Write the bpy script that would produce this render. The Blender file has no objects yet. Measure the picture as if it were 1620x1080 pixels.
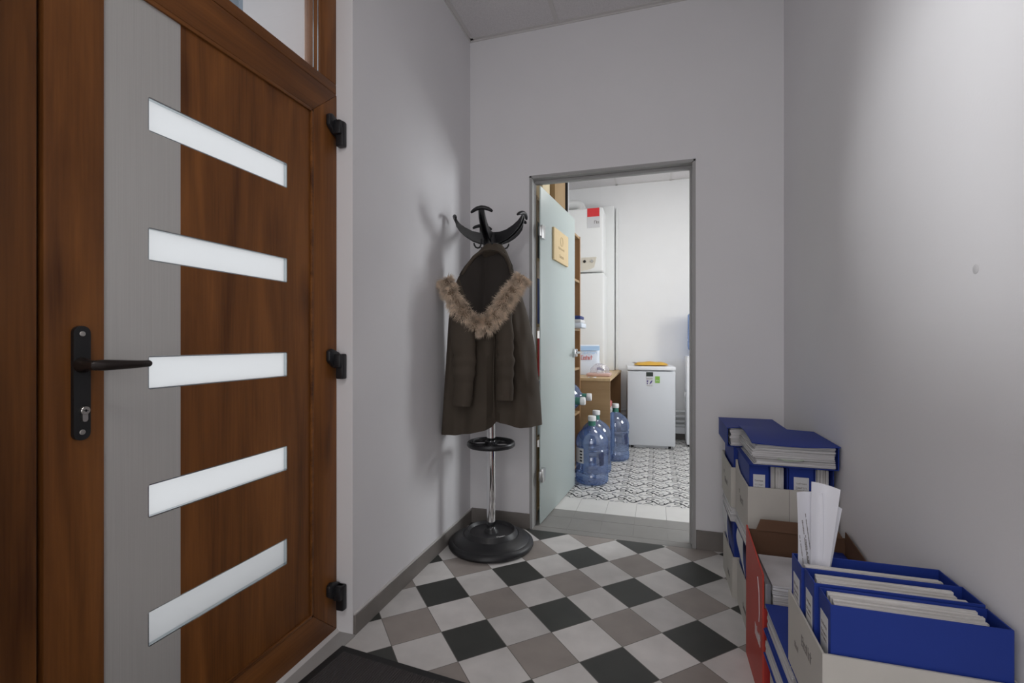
import bpy, bmesh, math, random
from mathutils import Vector, Matrix
from mathutils import noise as mnoise
R = math.radians
SC = bpy.context.scene
COL = SC.collection
random.seed(7)

# ------------------------------------------------------------------ materials
def new_mat(name):
    m = bpy.data.materials.new(name); m.use_nodes = True
    nt = m.node_tree
    return m, nt, nt.nodes, nt.links, nt.nodes['Principled BSDF']

def mat(name, col, rough=.5, metal=0, spec=.5, bump=0, bscale=200, var=0, vscale=6, aniso=None, trans=0, ior=1.45, coat=0):
    m, nt, N, L, P = new_mat(name)
    P.inputs['Base Color'].default_value = (*col, 1)
    P.inputs['Roughness'].default_value = rough
    P.inputs['Metallic'].default_value = metal
    P.inputs['Specular IOR Level'].default_value = spec
    P.inputs['IOR'].default_value = ior
    P.inputs['Transmission Weight'].default_value = trans
    P.inputs['Coat Weight'].default_value = coat
    tc = N.new('ShaderNodeTexCoord')
    mp = N.new('ShaderNodeMapping')
    L.new(tc.outputs['Object'], mp.inputs['Vector'])
    if aniso: mp.inputs['Scale'].default_value = aniso
    if var:
        n = N.new('ShaderNodeTexNoise'); n.inputs['Scale'].default_value = vscale; n.inputs['Detail'].default_value = 4
        L.new(mp.outputs[0], n.inputs['Vector'])
        mr = N.new('ShaderNodeMapRange'); mr.inputs['From Min'].default_value = .25; mr.inputs['From Max'].default_value = .75
        mr.inputs['To Min'].default_value = 1 - var; mr.inputs['To Max'].default_value = 1 + var
        L.new(n.outputs['Fac'], mr.inputs['Value'])
        mx = N.new('ShaderNodeVectorMath'); mx.operation = 'SCALE'; mx.inputs[0].default_value = col
        L.new(mr.outputs[0], mx.inputs['Scale']); L.new(mx.outputs[0], P.inputs['Base Color'])
    if bump:
        n = N.new('ShaderNodeTexNoise'); n.inputs['Scale'].default_value = bscale; n.inputs['Detail'].default_value = 3
        L.new(mp.outputs[0], n.inputs['Vector'])
        b = N.new('ShaderNodeBump'); b.inputs['Strength'].default_value = bump; b.inputs['Distance'].default_value = .002
        L.new(n.outputs['Fac'], b.inputs['Height']); L.new(b.outputs[0], P.inputs['Normal'])
    return m

def wood_mat(name, c1, c2, axis='Z', rough=.4, scale=1.0, knots=True):
    """grain stretched along one axis, with streaks, blotches and a few knots"""
    m, nt, N, L, P = new_mat(name)
    tc = N.new('ShaderNodeTexCoord')
    mp = N.new('ShaderNodeMapping')
    s = [9 * scale, 9 * scale, 9 * scale]; s['XYZ'.index(axis)] = .9 * scale
    mp.inputs['Scale'].default_value = s
    L.new(tc.outputs['Object'], mp.inputs['Vector'])
    n1 = N.new('ShaderNodeTexNoise'); n1.inputs['Scale'].default_value = 1.2; n1.inputs['Detail'].default_value = 5; n1.inputs['Distortion'].default_value = 1.1
    L.new(mp.outputs[0], n1.inputs['Vector'])
    mp2 = N.new('ShaderNodeMapping')
    s2 = [160 * scale] * 3; s2['XYZ'.index(axis)] = 5 * scale
    mp2.inputs['Scale'].default_value = s2
    L.new(tc.outputs['Object'], mp2.inputs['Vector'])
    n2 = N.new('ShaderNodeTexNoise'); n2.inputs['Scale'].default_value = 1; n2.inputs['Detail'].default_value = 2
    L.new(mp2.outputs[0], n2.inputs['Vector'])
    a = N.new('ShaderNodeMath'); a.operation = 'MULTIPLY_ADD'; a.inputs[1].default_value = .28
    L.new(n2.outputs['Fac'], a.inputs[0]); L.new(n1.outputs['Fac'], a.inputs[2])
    src = a.outputs[0]
    if knots:
        mp3 = N.new('ShaderNodeMapping'); s3 = [5.5, 5.5, 5.5]; s3['XYZ'.index(axis)] = 2.6
        mp3.inputs['Scale'].default_value = s3
        L.new(tc.outputs['Object'], mp3.inputs['Vector'])
        v = N.new('ShaderNodeTexVoronoi'); v.inputs['Scale'].default_value = .8; v.inputs['Randomness'].default_value = 1
        L.new(mp3.outputs[0], v.inputs['Vector'])
        k = N.new('ShaderNodeMapRange'); k.inputs['From Min'].default_value = .03; k.inputs['From Max'].default_value = .26
        k.inputs['To Min'].default_value = -.26; k.inputs['To Max'].default_value = 0
        L.new(v.outputs['Distance'], k.inputs['Value'])
        ad = N.new('ShaderNodeMath'); ad.operation = 'ADD'; L.new(src, ad.inputs[0]); L.new(k.outputs[0], ad.inputs[1]); src = ad.outputs[0]
    r = N.new('ShaderNodeValToRGB')
    r.color_ramp.elements[0].position = .36; r.color_ramp.elements[0].color = (*c1, 1)
    r.color_ramp.elements[1].position = .84; r.color_ramp.elements[1].color = (*c2, 1)
    L.new(src, r.inputs[0]); L.new(r.outputs[0], P.inputs['Base Color'])
    P.inputs['Roughness'].default_value = rough; P.inputs['Specular IOR Level'].default_value = .28
    b = N.new('ShaderNodeBump'); b.inputs['Strength'].default_value = .12; b.inputs['Distance'].default_value = .001
    L.new(n2.outputs['Fac'], b.inputs['Height']); L.new(b.outputs[0], P.inputs['Normal'])
    return m

def paper_edge_mat(name, c1, c2, sc=(3, 3, 420)):
    m, nt, N, L, P = new_mat(name)
    tc = N.new('ShaderNodeTexCoord'); mp = N.new('ShaderNodeMapping'); mp.inputs['Scale'].default_value = sc
    L.new(tc.outputs['Object'], mp.inputs['Vector'])
    n = N.new('ShaderNodeTexNoise'); n.inputs['Scale'].default_value = 1; n.inputs['Detail'].default_value = 4
    L.new(mp.outputs[0], n.inputs['Vector'])
    r = N.new('ShaderNodeValToRGB'); r.color_ramp.elements[0].position = .33; r.color_ramp.elements[0].color = (*c1, 1)
    r.color_ramp.elements[1].position = .6; r.color_ramp.elements[1].color = (*c2, 1)
    L.new(n.outputs['Fac'], r.inputs[0]); L.new(r.outputs[0], P.inputs['Base Color'])
    b = N.new('ShaderNodeBump'); b.inputs['Strength'].default_value = .5; b.inputs['Distance'].default_value = .002
    L.new(n.outputs['Fac'], b.inputs['Height']); L.new(b.outputs[0], P.inputs['Normal'])
    P.inputs['Roughness'].default_value = .8
    return m

def mix_mat(name, parts):
    """sum of (weight, bsdf type, colour, roughness) by successive mixing"""
    m = bpy.data.materials.new(name); m.use_nodes = True
    N = m.node_tree.nodes; L = m.node_tree.links
    N.remove(N['Principled BSDF']); out = N['Material Output']
    cur = None; acc = 0
    for w, t, c, r in parts:
        n = N.new('ShaderNodeBsdf' + t); n.inputs['Color'].default_value = (*c, 1)
        if 'Roughness' in n.inputs: n.inputs['Roughness'].default_value = r
        if cur is None: cur = n; acc = w
        else:
            acc += w
            mx = N.new('ShaderNodeMixShader'); mx.inputs[0].default_value = w / acc
            L.new(cur.outputs[0], mx.inputs[1]); L.new(n.outputs[0], mx.inputs[2]); cur = mx
    L.new(cur.outputs[0], out.inputs['Surface'])
    return m

def clear_mat(name, tint=(1, 1, 1), refl=1.0):
    m = bpy.data.materials.new(name); m.use_nodes = True
    N = m.node_tree.nodes; L = m.node_tree.links
    N.remove(N['Principled BSDF']); out = N['Material Output']
    t = N.new('ShaderNodeBsdfTransparent'); t.inputs[0].default_value = (*tint, 1)
    g = N.new('ShaderNodeBsdfGlossy'); g.inputs['Roughness'].default_value = .02
    f = N.new('ShaderNodeLayerWeight'); f.inputs[0].default_value = .5
    pw = N.new('ShaderNodeMath'); pw.operation = 'POWER'; pw.inputs[1].default_value = 5; L.new(f.outputs['Facing'], pw.inputs[0])
    k = N.new('ShaderNodeMath'); k.operation = 'MULTIPLY_ADD'; k.inputs[1].default_value = .9 * refl; k.inputs[2].default_value = .04 * refl
    L.new(pw.outputs[0], k.inputs[0])
    mx = N.new('ShaderNodeMixShader'); L.new(k.outputs[0], mx.inputs[0]); L.new(t.outputs[0], mx.inputs[1]); L.new(g.outputs[0], mx.inputs[2])
    L.new(mx.outputs[0], out.inputs['Surface'])
    return m

M = {}
M['wall'] = mat('wall_paint', (.74, .73, .745), .85, bump=.12, bscale=140, var=.015, vscale=3)
M['wall_back_room'] = mat('white_wall_paint', (.84, .84, .84), .85, bump=.1, bscale=140, var=.01)
M['brown_door'] = wood_mat('brown_foil', (.078, .0255, .0065), (.232, .086, .021), 'Z', .45)
M['brown_door_y'] = wood_mat('brown_foil_rail', (.078, .0255, .0065), (.232, .086, .021), 'Y', .45)
M['dark_gap'] = mat('dark_gasket', (.012, .010, .010), .7)
M['brushed'] = mat('brushed_steel', (.56, .55, .53), .42, metal=.4, bump=.05, bscale=1, var=.05, vscale=1, aniso=(60, 600, 4))
M['black_matt'] = mat('black_anodised', (.012, .012, .013), .42, bump=.05)
M['black_lever'] = mat('dark_bronze', (.022, .016, .014), .3, metal=.3)
M['nickel'] = mat('nickel', (.55, .53, .5), .28, metal=1)
M['chrome'] = mat('chrome', (.75, .75, .76), .07, metal=1)
M['satin'] = mat('satin_chrome', (.62, .63, .63), .3, metal=1)
M['frost'] = mix_mat('frosted_pane', [(.80, 'Translucent', (.74, .745, .75), 0), (.14, 'Diffuse', (.8, .82, .84), 0), (.06, 'Glossy', (1, 1, 1), .25)])
M['frost_door'] = mix_mat('frosted_door_glass', [(.42, 'Translucent', (.86, .93, .92), 0), (.50, 'Diffuse', (.67, .735, .725), 0), (.08, 'Glossy', (1, 1, 1), .3)])
M['clear'] = clear_mat('clear_glass')
M['bevel_glass'] = mat('polished_reveal', (.55, .6, .62), .12, metal=.9)
M['base_tile'] = mat('baseboard_tile', (.185, .168, .155), .5, var=.12, vscale=7)
M['base_edge'] = mat('baseboard_edge', (.52, .5, .49), .7)
M['frame_grey'] = mat('steel_frame', (.36, .355, .35), .5, var=.03)
M['frame_lip'] = mat('steel_frame_lip', (.74, .74, .76), .45)
M['threshold'] = mat('threshold_stone', (.34, .33, .32), .6, var=.1)
M['mat_rib'] = mat('mat_pile', (.060, .054, .054), .95, bump=.8, bscale=500)
M['mat_edge'] = mat('mat_rubber', (.018, .018, .019), .7)
M['ceil'] = mat('ceiling_tile', (.66, .64, .645), .9, bump=.9, bscale=160, var=.10, vscale=150)
M['ceil_grid'] = mat('ceiling_grid', (.60, .58, .57), .6)
M['plastic_black'] = mat('black_plastic', (.013, .013, .015), .38, bump=.06, bscale=300)
M['rubber_black'] = mat('black_base', (.016, .016, .018), .42)
M['print_white'] = mat('white_print', (.75, .75, .75), .6)
M['print_black'] = mat('black_print', (.03, .03, .035), .7)
M['print_grey'] = mat('grey_print', (.22, .2, .19), .7)
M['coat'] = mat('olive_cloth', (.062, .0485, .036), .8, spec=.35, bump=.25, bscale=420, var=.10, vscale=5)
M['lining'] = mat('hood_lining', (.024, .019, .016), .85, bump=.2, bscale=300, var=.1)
M['fur'] = mat('fur', (.60, .48, .37), .75, var=.62, vscale=34)
M['fur_skin'] = mat('fur_base', (.16, .11, .07), .9)
M['carton'] = mat('white_carton', (.52, .495, .455), .85, var=.05, vscale=8, bump=.05)
M['carton_in'] = mat('carton_inside', (.42, .42, .45), .85)
M['blue'] = mat('blue_binder', (.017, .040, .245), .5, spec=.25, bump=.06, bscale=250, var=.05)
M['blue_dark'] = mat('blue_binder_inside', (.014, .03, .15), .5)
M['label'] = mat('label_paper', (.62, .62, .63), .7)
M['pages_flat'] = paper_edge_mat('page_edges_flat', (.32, .31, .31), (.70, .69, .70), (3, 3, 420))
M['pages_up'] = paper_edge_mat('page_edges_upright', (.42, .40, .38), (.74, .72, .70), (3, 420, 3))
M['pages_side'] = paper_edge_mat('page_edges_side', (.32, .31, .31), (.66, .65, .66), (420, 3, 3))
M['paper'] = mat('white_paper', (.72, .72, .77), .75, var=.02)
M['red'] = mat('red_carton', (.44, .050, .034), .5, var=.06)
M['red_dark'] = mat('red_carton_plain', (.34, .024, .022), .5)
M['kraft'] = mat('brown_carton', (.118, .060, .034), .85, var=.06)
M['kraft_light'] = mat('light_brown_carton', (.30, .20, .10), .8, var=.06)
M['cream'] = mat('cream_carton', (.62, .52, .34), .8)
M['beech'] = wood_mat('beech_laminate', (.29, .155, .070), (.40, .23, .11), 'Z', .45, 1, False)
M['beech_top'] = wood_mat('beech_laminate_top', (.48, .34, .17), (.58, .42, .24), 'Y', .45, 1, False)
M['oak'] = wood_mat('oak_laminate', (.31, .20, .098), (.39, .26, .135), 'X', .45, 1, False)
M['sign_wood'] = wood_mat('plywood_sign', (.62, .47, .26), (.70, .55, .33), 'Z', .6, 1, False)
M['appliance'] = mat('white_enamel', (.78, .79, .81), .3, spec=.5)
M['appliance_grey'] = mat('grey_enamel', (.60, .62, .65), .35)
M['boiler'] = mat('boiler_enamel', (.80, .81, .80), .35)
M['beige_plastic'] = mat('beige_plastic', (.66, .62, .53), .45)
M['bottle'] = mix_mat('blue_bottle_plastic', [(.62, 'Transparent', (.58, .70, .90), 0), (.24, 'Diffuse', (.13, .22, .46), 0), (.14, 'Glossy', (1, 1, 1), .06)])
M['bottle_dark'] = mix_mat('grip_recess_shade', [(.35, 'Transparent', (.2, .3, .6), 0), (.57, 'Diffuse', (.018, .035, .12), 0), (.08, 'Glossy', (1, 1, 1), .08)])  # dark blue standing in for the shade inside the hand grip
M['green_neck'] = mat('green_neck', (.04, .17, .13), .4)
M['cap'] = mat('white_cap', (.78, .78, .78), .45)
M['yellow'] = mat('yellow_envelope', (.66, .38, .055), .6, var=.08)
M['green_sticker'] = mat('green_sticker', (.22, .44, .06), .5)
M['dark_sticker'] = mat('dark_sticker', (.02, .028, .022), .3)
M['violet'] = mat('violet_print', (.09, .07, .22), .6)
M['red_sticker'] = mat('red_sticker', (.66, .035, .04), .5)
M['light_blue'] = mat('light_blue_print', (.40, .58, .80), .5)
M['bag'] = mat('bag_plastic', (.66, .72, .80), .4)
M['bag_red'] = mat('pink_red_print', (.55, .16, .16), .6)
M['clear_bag'] = mix_mat('clear_bag', [(.62, 'Transparent', (.93, .93, .96), 0), (.25, 'Diffuse', (.75, .74, .77), 0), (.13, 'Glossy', (1, 1, 1), .12)])
M['pink'] = mat('pinkish_tray', (.62, .42, .38), .6)
M['pipe'] = mat('pipe_paint', (.68, .69, .70), .4)
M['engrave'] = mat('engraving', (.38, .28, .16), .8)

def emis(name, col, s):
    m = bpy.data.materials.new(name); m.use_nodes = True
    N = m.node_tree.nodes; P = N['Principled BSDF']
    P.inputs['Base Color'].default_value = (.8, .8, .8, 1)
    P.inputs['Emission Color'].default_value = (*col, 1); P.inputs['Emission Strength'].default_value = s
    return m
M['lamp'] = emis('lamp_diffuser', (1, .97, .93), 3)

# ------------------------------------------------------------------ helpers
def V(*a): return Vector(a)

class MB:
    """collects shapes into one mesh object"""
    def __init__(s): s.bm = bmesh.new(); s.smooth = False
    def box(s, x0, x1, y0, y1, z0, z1, bev=0, mi=0, seg=2):
        t = bmesh.new()
        bmesh.ops.create_cube(t, size=1)
        for v in t.verts:
            v.co = V((x0 + x1) / 2 + v.co.x * (x1 - x0), (y0 + y1) / 2 + v.co.y * (y1 - y0), (z0 + z1) / 2 + v.co.z * (z1 - z0))
        if bev:
            bmesh.ops.bevel(t, geom=t.edges[:], offset=bev, segments=seg, affect='EDGES', profile=.5, clamp_overlap=True)
        s.add(t, mi); return s
    def add(s, t, mi=0, mtx=None):
        me = bpy.data.meshes.new('tmp')
        for f in t.faces: f.material_index = mi if mi is not None else f.material_index
        t.to_mesh(me); t.free()
        if mtx is not None: me.transform(mtx)
        s.bm.from_mesh(me); bpy.data.meshes.remove(me); return s
    def obox(s, c, ax, ay, az, hx, hy, hz, bev=0, mi=0):
        """oriented box: centre, three unit axes, half sizes"""
        t = bmesh.new(); bmesh.ops.create_cube(t, size=2)
        for v in t.verts: v.co = V(v.co.x * hx, v.co.y * hy, v.co.z * hz)
        if bev: bmesh.ops.bevel(t, geom=t.edges[:], offset=bev, segments=2, affect='EDGES', profile=.5)
        m = Matrix.Identity(4)
        for i, a in enumerate((ax, ay, az)):
            for r in range(3): m[r][i] = a[r]
        for r in range(3): m[r][3] = c[r]
        s.add(t, mi, m); return s
    def prism(s, pts, d, mi=0, bev=0):
        """polygon (3D points, planar) extruded along vector d"""
        t = bmesh.new(); d = Vector(d)
        a = [t.verts.new(Vector(p)) for p in pts]
        b = [t.verts.new(Vector(p) + d) for p in pts]
        n = len(pts)
        t.faces.new(a[::-1]); t.faces.new(b)
        for i in range(n): t.faces.new((a[i], a[(i + 1) % n], b[(i + 1) % n], b[i]))
        bmesh.ops.recalc_face_normals(t, faces=t.faces[:])
        if bev: bmesh.ops.bevel(t, geom=t.edges[:], offset=bev, segments=2, affect='EDGES', profile=.5)
        s.add(t, mi); return s
    def tube(s, pts, rad, n=12, caps=True, mi=0, flat=None, closed=False):
        """tube through points; rad scalar or list; flat=(a,b) elliptical section scale"""
        pts = [Vector(p) for p in pts]; k = len(pts)
        rad = rad if isinstance(rad, (list, tuple)) else [rad] * k
        t = bmesh.new(); rings = []; up = None
        for i, p in enumerate(pts):
            if closed: d = pts[(i + 1) % k] - pts[i - 1]
            else: d = pts[min(i + 1, k - 1)] - pts[max(i - 1, 0)]
            d.normalize()
            if up is None:
                up = V(0, 0, 1) if abs(d.z) < .9 else V(0, 1, 0)
            x = d.cross(up)
            if x.length < 1e-6: x = d.orthogonal()
            x.normalize(); y = x.cross(d).normalized(); up = y
            fa, fb = flat if flat else (1, 1)
            rings.append([t.verts.new(p + (x * math.cos(2 * math.pi * j / n) * fa + y * math.sin(2 * math.pi * j / n) * fb) * rad[i]) for j in range(n)])
        for i in range(k if closed else k - 1):
            a, b = rings[i], rings[(i + 1) % k]
            for j in range(n): t.faces.new((a[j], a[(j + 1) % n], b[(j + 1) % n], b[j]))
        if caps and not closed: t.faces.new(rings[0][::-1]); t.faces.new(rings[-1])
        bmesh.ops.recalc_face_normals(t, faces=t.faces[:])
        for f in t.faces: f.smooth = len(f.verts) == 4
        s.add(t, mi); return s
    def lathe(s, prof, c=(0, 0, 0), n=48, mi=0, mtx=None, smooth=True):
        """profile of (r, z) turned around a vertical axis through c"""
        t = bmesh.new(); c = Vector(c); rings = []
        for r, z in prof:
            if r < 1e-6: rings.append([t.verts.new(c + V(0, 0, z))])
            else: rings.append([t.verts.new(c + V(r * math.cos(2 * math.pi * j / n), r * math.sin(2 * math.pi * j / n), z)) for j in range(n)])
        for a, b in zip(rings, rings[1:]):
            for j in range(n):
                k = (j + 1) % n
                if len(a) == 1 and len(b) == 1: continue
                if len(a) == 1: t.faces.new((a[0], b[k], b[j]))
                elif len(b) == 1: t.faces.new((a[j], a[k], b[0]))
                else: t.faces.new((a[j], a[k], b[k], b[j]))
        bmesh.ops.recalc_face_normals(t, faces=t.faces[:])
        for f in t.faces: f.smooth = smooth
        s.add(t, mi, mtx); return s
    def grid(s, f, nu, nv, closed_u=False, mi=0, smooth=True):
        """surface from f(i/nu, j/nv) -> point"""
        t = bmesh.new()
        g = [[t.verts.new(Vector(f(i / nu, j / nv))) for j in range(nv + 1)] for i in range(nu if closed_u else nu + 1)]
        for i in range(nu):
            for j in range(nv):
                a, b = g[i], g[(i + 1) % len(g)]
                t.faces.new((a[j], b[j], b[j + 1], a[j + 1]))
        for fc in t.faces: fc.smooth = smooth
        s.add(t, mi); return s
    def sheet(s, f, nu, nv, th, mi=0, closed_u=False):
        """grid surface with real thickness"""
        t = bmesh.new()
        g = [[t.verts.new(Vector(f(i / nu, j / nv))) for j in range(nv + 1)] for i in range(nu if closed_u else nu + 1)]
        for i in range(nu):
            for j in range(nv):
                a, b = g[i], g[(i + 1) % len(g)]
                t.faces.new((a[j], b[j], b[j + 1], a[j + 1]))
        bmesh.ops.recalc_face_normals(t, faces=t.faces[:])
        t.normal_update()
        nrm = {v: v.normal.copy() for v in t.verts}; outer_f = t.faces[:]; rim = [e for e in t.edges if e.is_boundary]
        inner = {v: t.verts.new(v.co - n_ * th) for v, n_ in nrm.items()}
        for fc in outer_f: t.faces.new([inner[v] for v in reversed(fc.verts)])
        for e in rim: t.faces.new((e.verts[0], e.verts[1], inner[e.verts[1]], inner[e.verts[0]]))
        bmesh.ops.recalc_face_normals(t, faces=t.faces[:])
        for fc in t.faces: fc.smooth = True
        s.add(t, mi); return s
    def build(s, name, m, parent=None, world=True, autosmooth=None):
        me = bpy.data.meshes.new(name)
        if parent is not None and world:
            for v in s.bm.verts: v.co -= parent['_loc']
        s.bm.to_mesh(me); s.bm.free(); me.set_sharp_from_angle(angle=R(38))
        for x in (m if isinstance(m, (list, tuple)) else [m]): me.materials.append(x)
        o = bpy.data.objects.new(name, me); COL.objects.link(o)
        if parent is not None: o.parent = parent if isinstance(parent, bpy.types.Object) else parent['_ob']
        return o

class Th(dict):
    """a thing: an Empty at its base; parts are built in world coordinates and stored relative to it"""
    def __init__(s, name, label, cat, loc=(0, 0, 0), group=None, kind=None):
        super().__init__()
        o = bpy.data.objects.new(name, None); COL.objects.link(o); o.location = loc; o.empty_display_size = .05
        s['_ob'] = o; s['_loc'] = Vector(loc)
        if label: o['label'] = label
        if cat: o['category'] = cat
        if group: o['group'] = group
        if kind: o['kind'] = kind
    @property
    def o(s): return s['_ob']

def sub(part, th):
    """a part used as parent of sub-parts (its origin is the thing's origin)"""
    return {'_ob': part, '_loc': th['_loc']}

def tag(o, label, cat, group=None):
    o['label'] = label; o['category'] = cat
    if group: o['group'] = group
    return o

def structure(o): o['kind'] = 'structure'; return o

def recentre(o):
    """put a single-mesh thing's origin at its base"""
    me = o.data; xs = [v.co for v in me.vertices]
    c = V((min(v.x for v in xs) + max(v.x for v in xs)) / 2, (min(v.y for v in xs) + max(v.y for v in xs)) / 2, min(v.z for v in xs))
    me.transform(Matrix.Translation(-c)); o.location = c; return o

def rrect(w, h, r, n=5):
    pts = []
    for cx, cy, a0 in ((w / 2 - r, h / 2 - r, 0), (-w / 2 + r, h / 2 - r, 90), (-w / 2 + r, -h / 2 + r, 180), (w / 2 - r, -h / 2 + r, 270)):
        for k in range(n + 1):
            a = R(a0 + 90 * k / n); pts.append((cx + r * math.cos(a), cy + r * math.sin(a)))
    return pts

def plate(outer, holes, th, to3d, mi=0):
    """2D polygon with holes extruded: via a filled curve. Returns a bmesh in 3D through matrix to3d"""
    cu = bpy.data.curves.new('tmp', 'CURVE'); cu.dimensions = '2D'; cu.fill_mode = 'BOTH'; cu.extrude = th / 2
    for loop in [outer] + holes:
        sp = cu.splines.new('POLY'); sp.points.add(len(loop) - 1); sp.use_cyclic_u = True
        for p, q in zip(sp.points, loop): p.co = (q[0], q[1], 0, 1)
    ob = bpy.data.objects.new('tmp', cu); COL.objects.link(ob)
    bpy.context.view_layer.update()
    me = bpy.data.meshes.new_from_object(ob.evaluated_get(bpy.context.evaluated_depsgraph_get()))
    me.transform(to3d)
    t = bmesh.new(); t.from_mesh(me)
    bmesh.ops.recalc_face_normals(t, faces=t.faces[:])
    for f in t.faces: f.material_index = mi; f.smooth = False
    bpy.data.objects.remove(ob); bpy.data.curves.remove(cu); bpy.data.meshes.remove(me)
    return t

def scribble(mb, o, u, v, n, w, h, letters, seed, th=.0006, weight=.16, mi=0):
    """a row of small unreadable letter shapes on a plane: origin o, axes u (along) v (up), normal n"""
    rr = random.Random(seed); u = Vector(u).normalized(); v = Vector(v).normalized(); n = Vector(n).normalized(); o = Vector(o)
    cw = w / letters; lw = min(h * weight, cw * .3)
    for k in range(letters):
        x = k * cw + cw * .06; ww = cw * .84; typ = rr.choice('lnocet') if letters > 1 else 'n'
        hh = h * (1 if (k == 0 or typ == 'l' or typ == 't') else .68)
        st = []
        if typ in 'lt': st.append((x + ww * .4, 0, x + ww * .4, hh))
        if typ == 't': st.append((x, h * .66, x + ww, h * .66))
        if typ == 'n': st += [(x, 0, x, hh), (x + ww, 0, x + ww, hh * .9), (x, hh * .95, x + ww, hh * .95)]
        if typ in 'oce': st += [(x, 0, x, hh), (x, lw / 2, x + ww, lw / 2), (x, hh - lw / 2, x + ww, hh - lw / 2)]
        if typ == 'o': st.append((x + ww, 0, x + ww, hh))
        if typ == 'e': st.append((x, hh * .5, x + ww, hh * .5))
        for x0, y0, x1, y1 in st:
            a = o + u * x0 + v * y0; b = o + u * x1 + v * y1; d = (b - a); ln = d.length; d.normalize()
            mb.obox((a + b) / 2 + n * th / 2, d, n.cross(d), n, ln / 2 + lw / 3, lw / 2, th / 2, mi=mi)

# ------------------------------------------------------------------ layout numbers (metres; camera stands over x=0,y=0)
CAMZ = 1.10
XL, XR, YB, ZC = -1.09, .615, 2.70, 2.935      # hall: left wall, right wall, back wall, ceiling
XD = -1.16                                      # face of the entrance door
YD0, YD1 = .52, 1.527                           # entrance opening along the left wall
YREAR = -1.9
OX0, OX1, OZ = -.705, .187, 2.062               # opening in the back wall
BX0, BX1, BY0, BY1, BZC = -1.05, 1.75, 2.80, 5.66, 2.925   # back room

# ------------------------------------------------------------------ floors
def floor_mat():
    m, nt, N, L, P = new_mat('floor_tiles')
    tc = N.new('ShaderNodeTexCoord')
    s = .18645; rot = R(-46.83); o = V(-.3733, 2.0248, 0)
    a = V(math.cos(rot), math.sin(rot), 0) / s; b = V(math.sin(rot), -math.cos(rot), 0) / s
    sb = N.new('ShaderNodeVectorMath'); sb.operation = 'SUBTRACT'; sb.inputs[1].default_value = o
    L.new(tc.outputs['Object'], sb.inputs[0])
    def math_(op, x, y=None, **k):
        n = N.new('ShaderNodeMath'); n.operation = op
        for i, q in enumerate((x, y)):
            if q is None: continue
            if isinstance(q, (int, float)): n.inputs[i].default_value = q
            else: L.new(q, n.inputs[i])
        return n.outputs[0]
    ij = []
    for ax in (a, b):
        d = N.new('ShaderNodeVectorMath'); d.operation = 'DOT_PRODUCT'; d.inputs[1].default_value = ax
        L.new(sb.outputs[0], d.inputs[0]); ij.append(d.outputs['Value'])
    fl = [math_('FLOOR', q) for q in ij]
    par = [math_('FLOORED_MODULO', q, 2) for q in fl]
    light = math_('ABSOLUTE', math_('SUBTRACT', par[0], par[1]))      # 1 on the pale tiles
    cmb = N.new('ShaderNodeCombineXYZ'); L.new(fl[0], cmb.inputs[0]); L.new(fl[1], cmb.inputs[1])
    wn = N.new('ShaderNodeTexWhiteNoise'); wn.noise_dimensions = '2D'; L.new(cmb.outputs[0], wn.inputs['Vector'])
    def mixc(f, c1, c2):
        n = N.new('ShaderNodeMix'); n.data_type = 'RGBA'
        if isinstance(f, (int, float)): n.inputs[0].default_value = f
        else: L.new(f, n.inputs[0])
        for i, c in ((6, c1), (7, c2)):
            if isinstance(c, tuple): n.inputs[i].default_value = (*c, 1)
            else: L.new(c, n.inputs[i])
        return n.outputs[2]
    dark = mixc(par[0], (.048, .050, .046), (.315, .280, .258))
    col = mixc(light, dark, (.63, .61, .595))
    var = N.new('ShaderNodeMapRange'); var.inputs['To Min'].default_value = .86; var.inputs['To Max'].default_value = 1.12
    L.new(wn.outputs['Value'], var.inputs['Value'])
    sc = N.new('ShaderNodeVectorMath'); sc.operation = 'SCALE'; L.new(col, sc.inputs[0]); L.new(var.outputs[0], sc.inputs['Scale'])
    nz = N.new('ShaderNodeTexNoise'); nz.inputs['Scale'].default_value = 9; nz.inputs['Detail'].default_value = 6; L.new(tc.outputs['Object'], nz.inputs['Vector'])
    v2 = N.new('ShaderNodeMapRange'); v2.inputs['From Min'].default_value = .3; v2.inputs['From Max'].default_value = .7; v2.inputs['To Min'].default_value = .9; v2.inputs['To Max'].default_value = 1.07
    L.new(nz.outputs['Fac'], v2.inputs['Value'])
    s2 = N.new('ShaderNodeVectorMath'); s2.operation = 'SCALE'; L.new(sc.outputs[0], s2.inputs[0]); L.new(v2.outputs[0], s2.inputs['Scale'])
    # grout
    g = []
    for q in ij:
        f = math_('FRACT', q); g.append(math_('MINIMUM', f, math_('SUBTRACT', 1.0, f)))
    gd = math_('MINIMUM', g[0], g[1])
    gm = math_('LESS_THAN', gd, .0075)
    fin = mixc(gm, s2.outputs[0], (.16, .15, .14))
    L.new(fin, P.inputs['Base Color'])
    P.inputs['Roughness'].default_value = .5
    P.inputs['Specular IOR Level'].default_value = .35
    b = N.new('ShaderNodeBump'); b.inputs['Strength'].default_value = .4; b.inputs['Distance'].default_value = .001; b.invert = True
    L.new(gm, b.inputs['Height']); L.new(b.outputs[0], P.inputs['Normal'])
    return m
M['floor'] = floor_mat()
f = MB(); f.box(XD - .15, XR + .1, YREAR - .1, 2.69, -.08, 0)
structure(f.build('floor', M['floor']))

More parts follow.
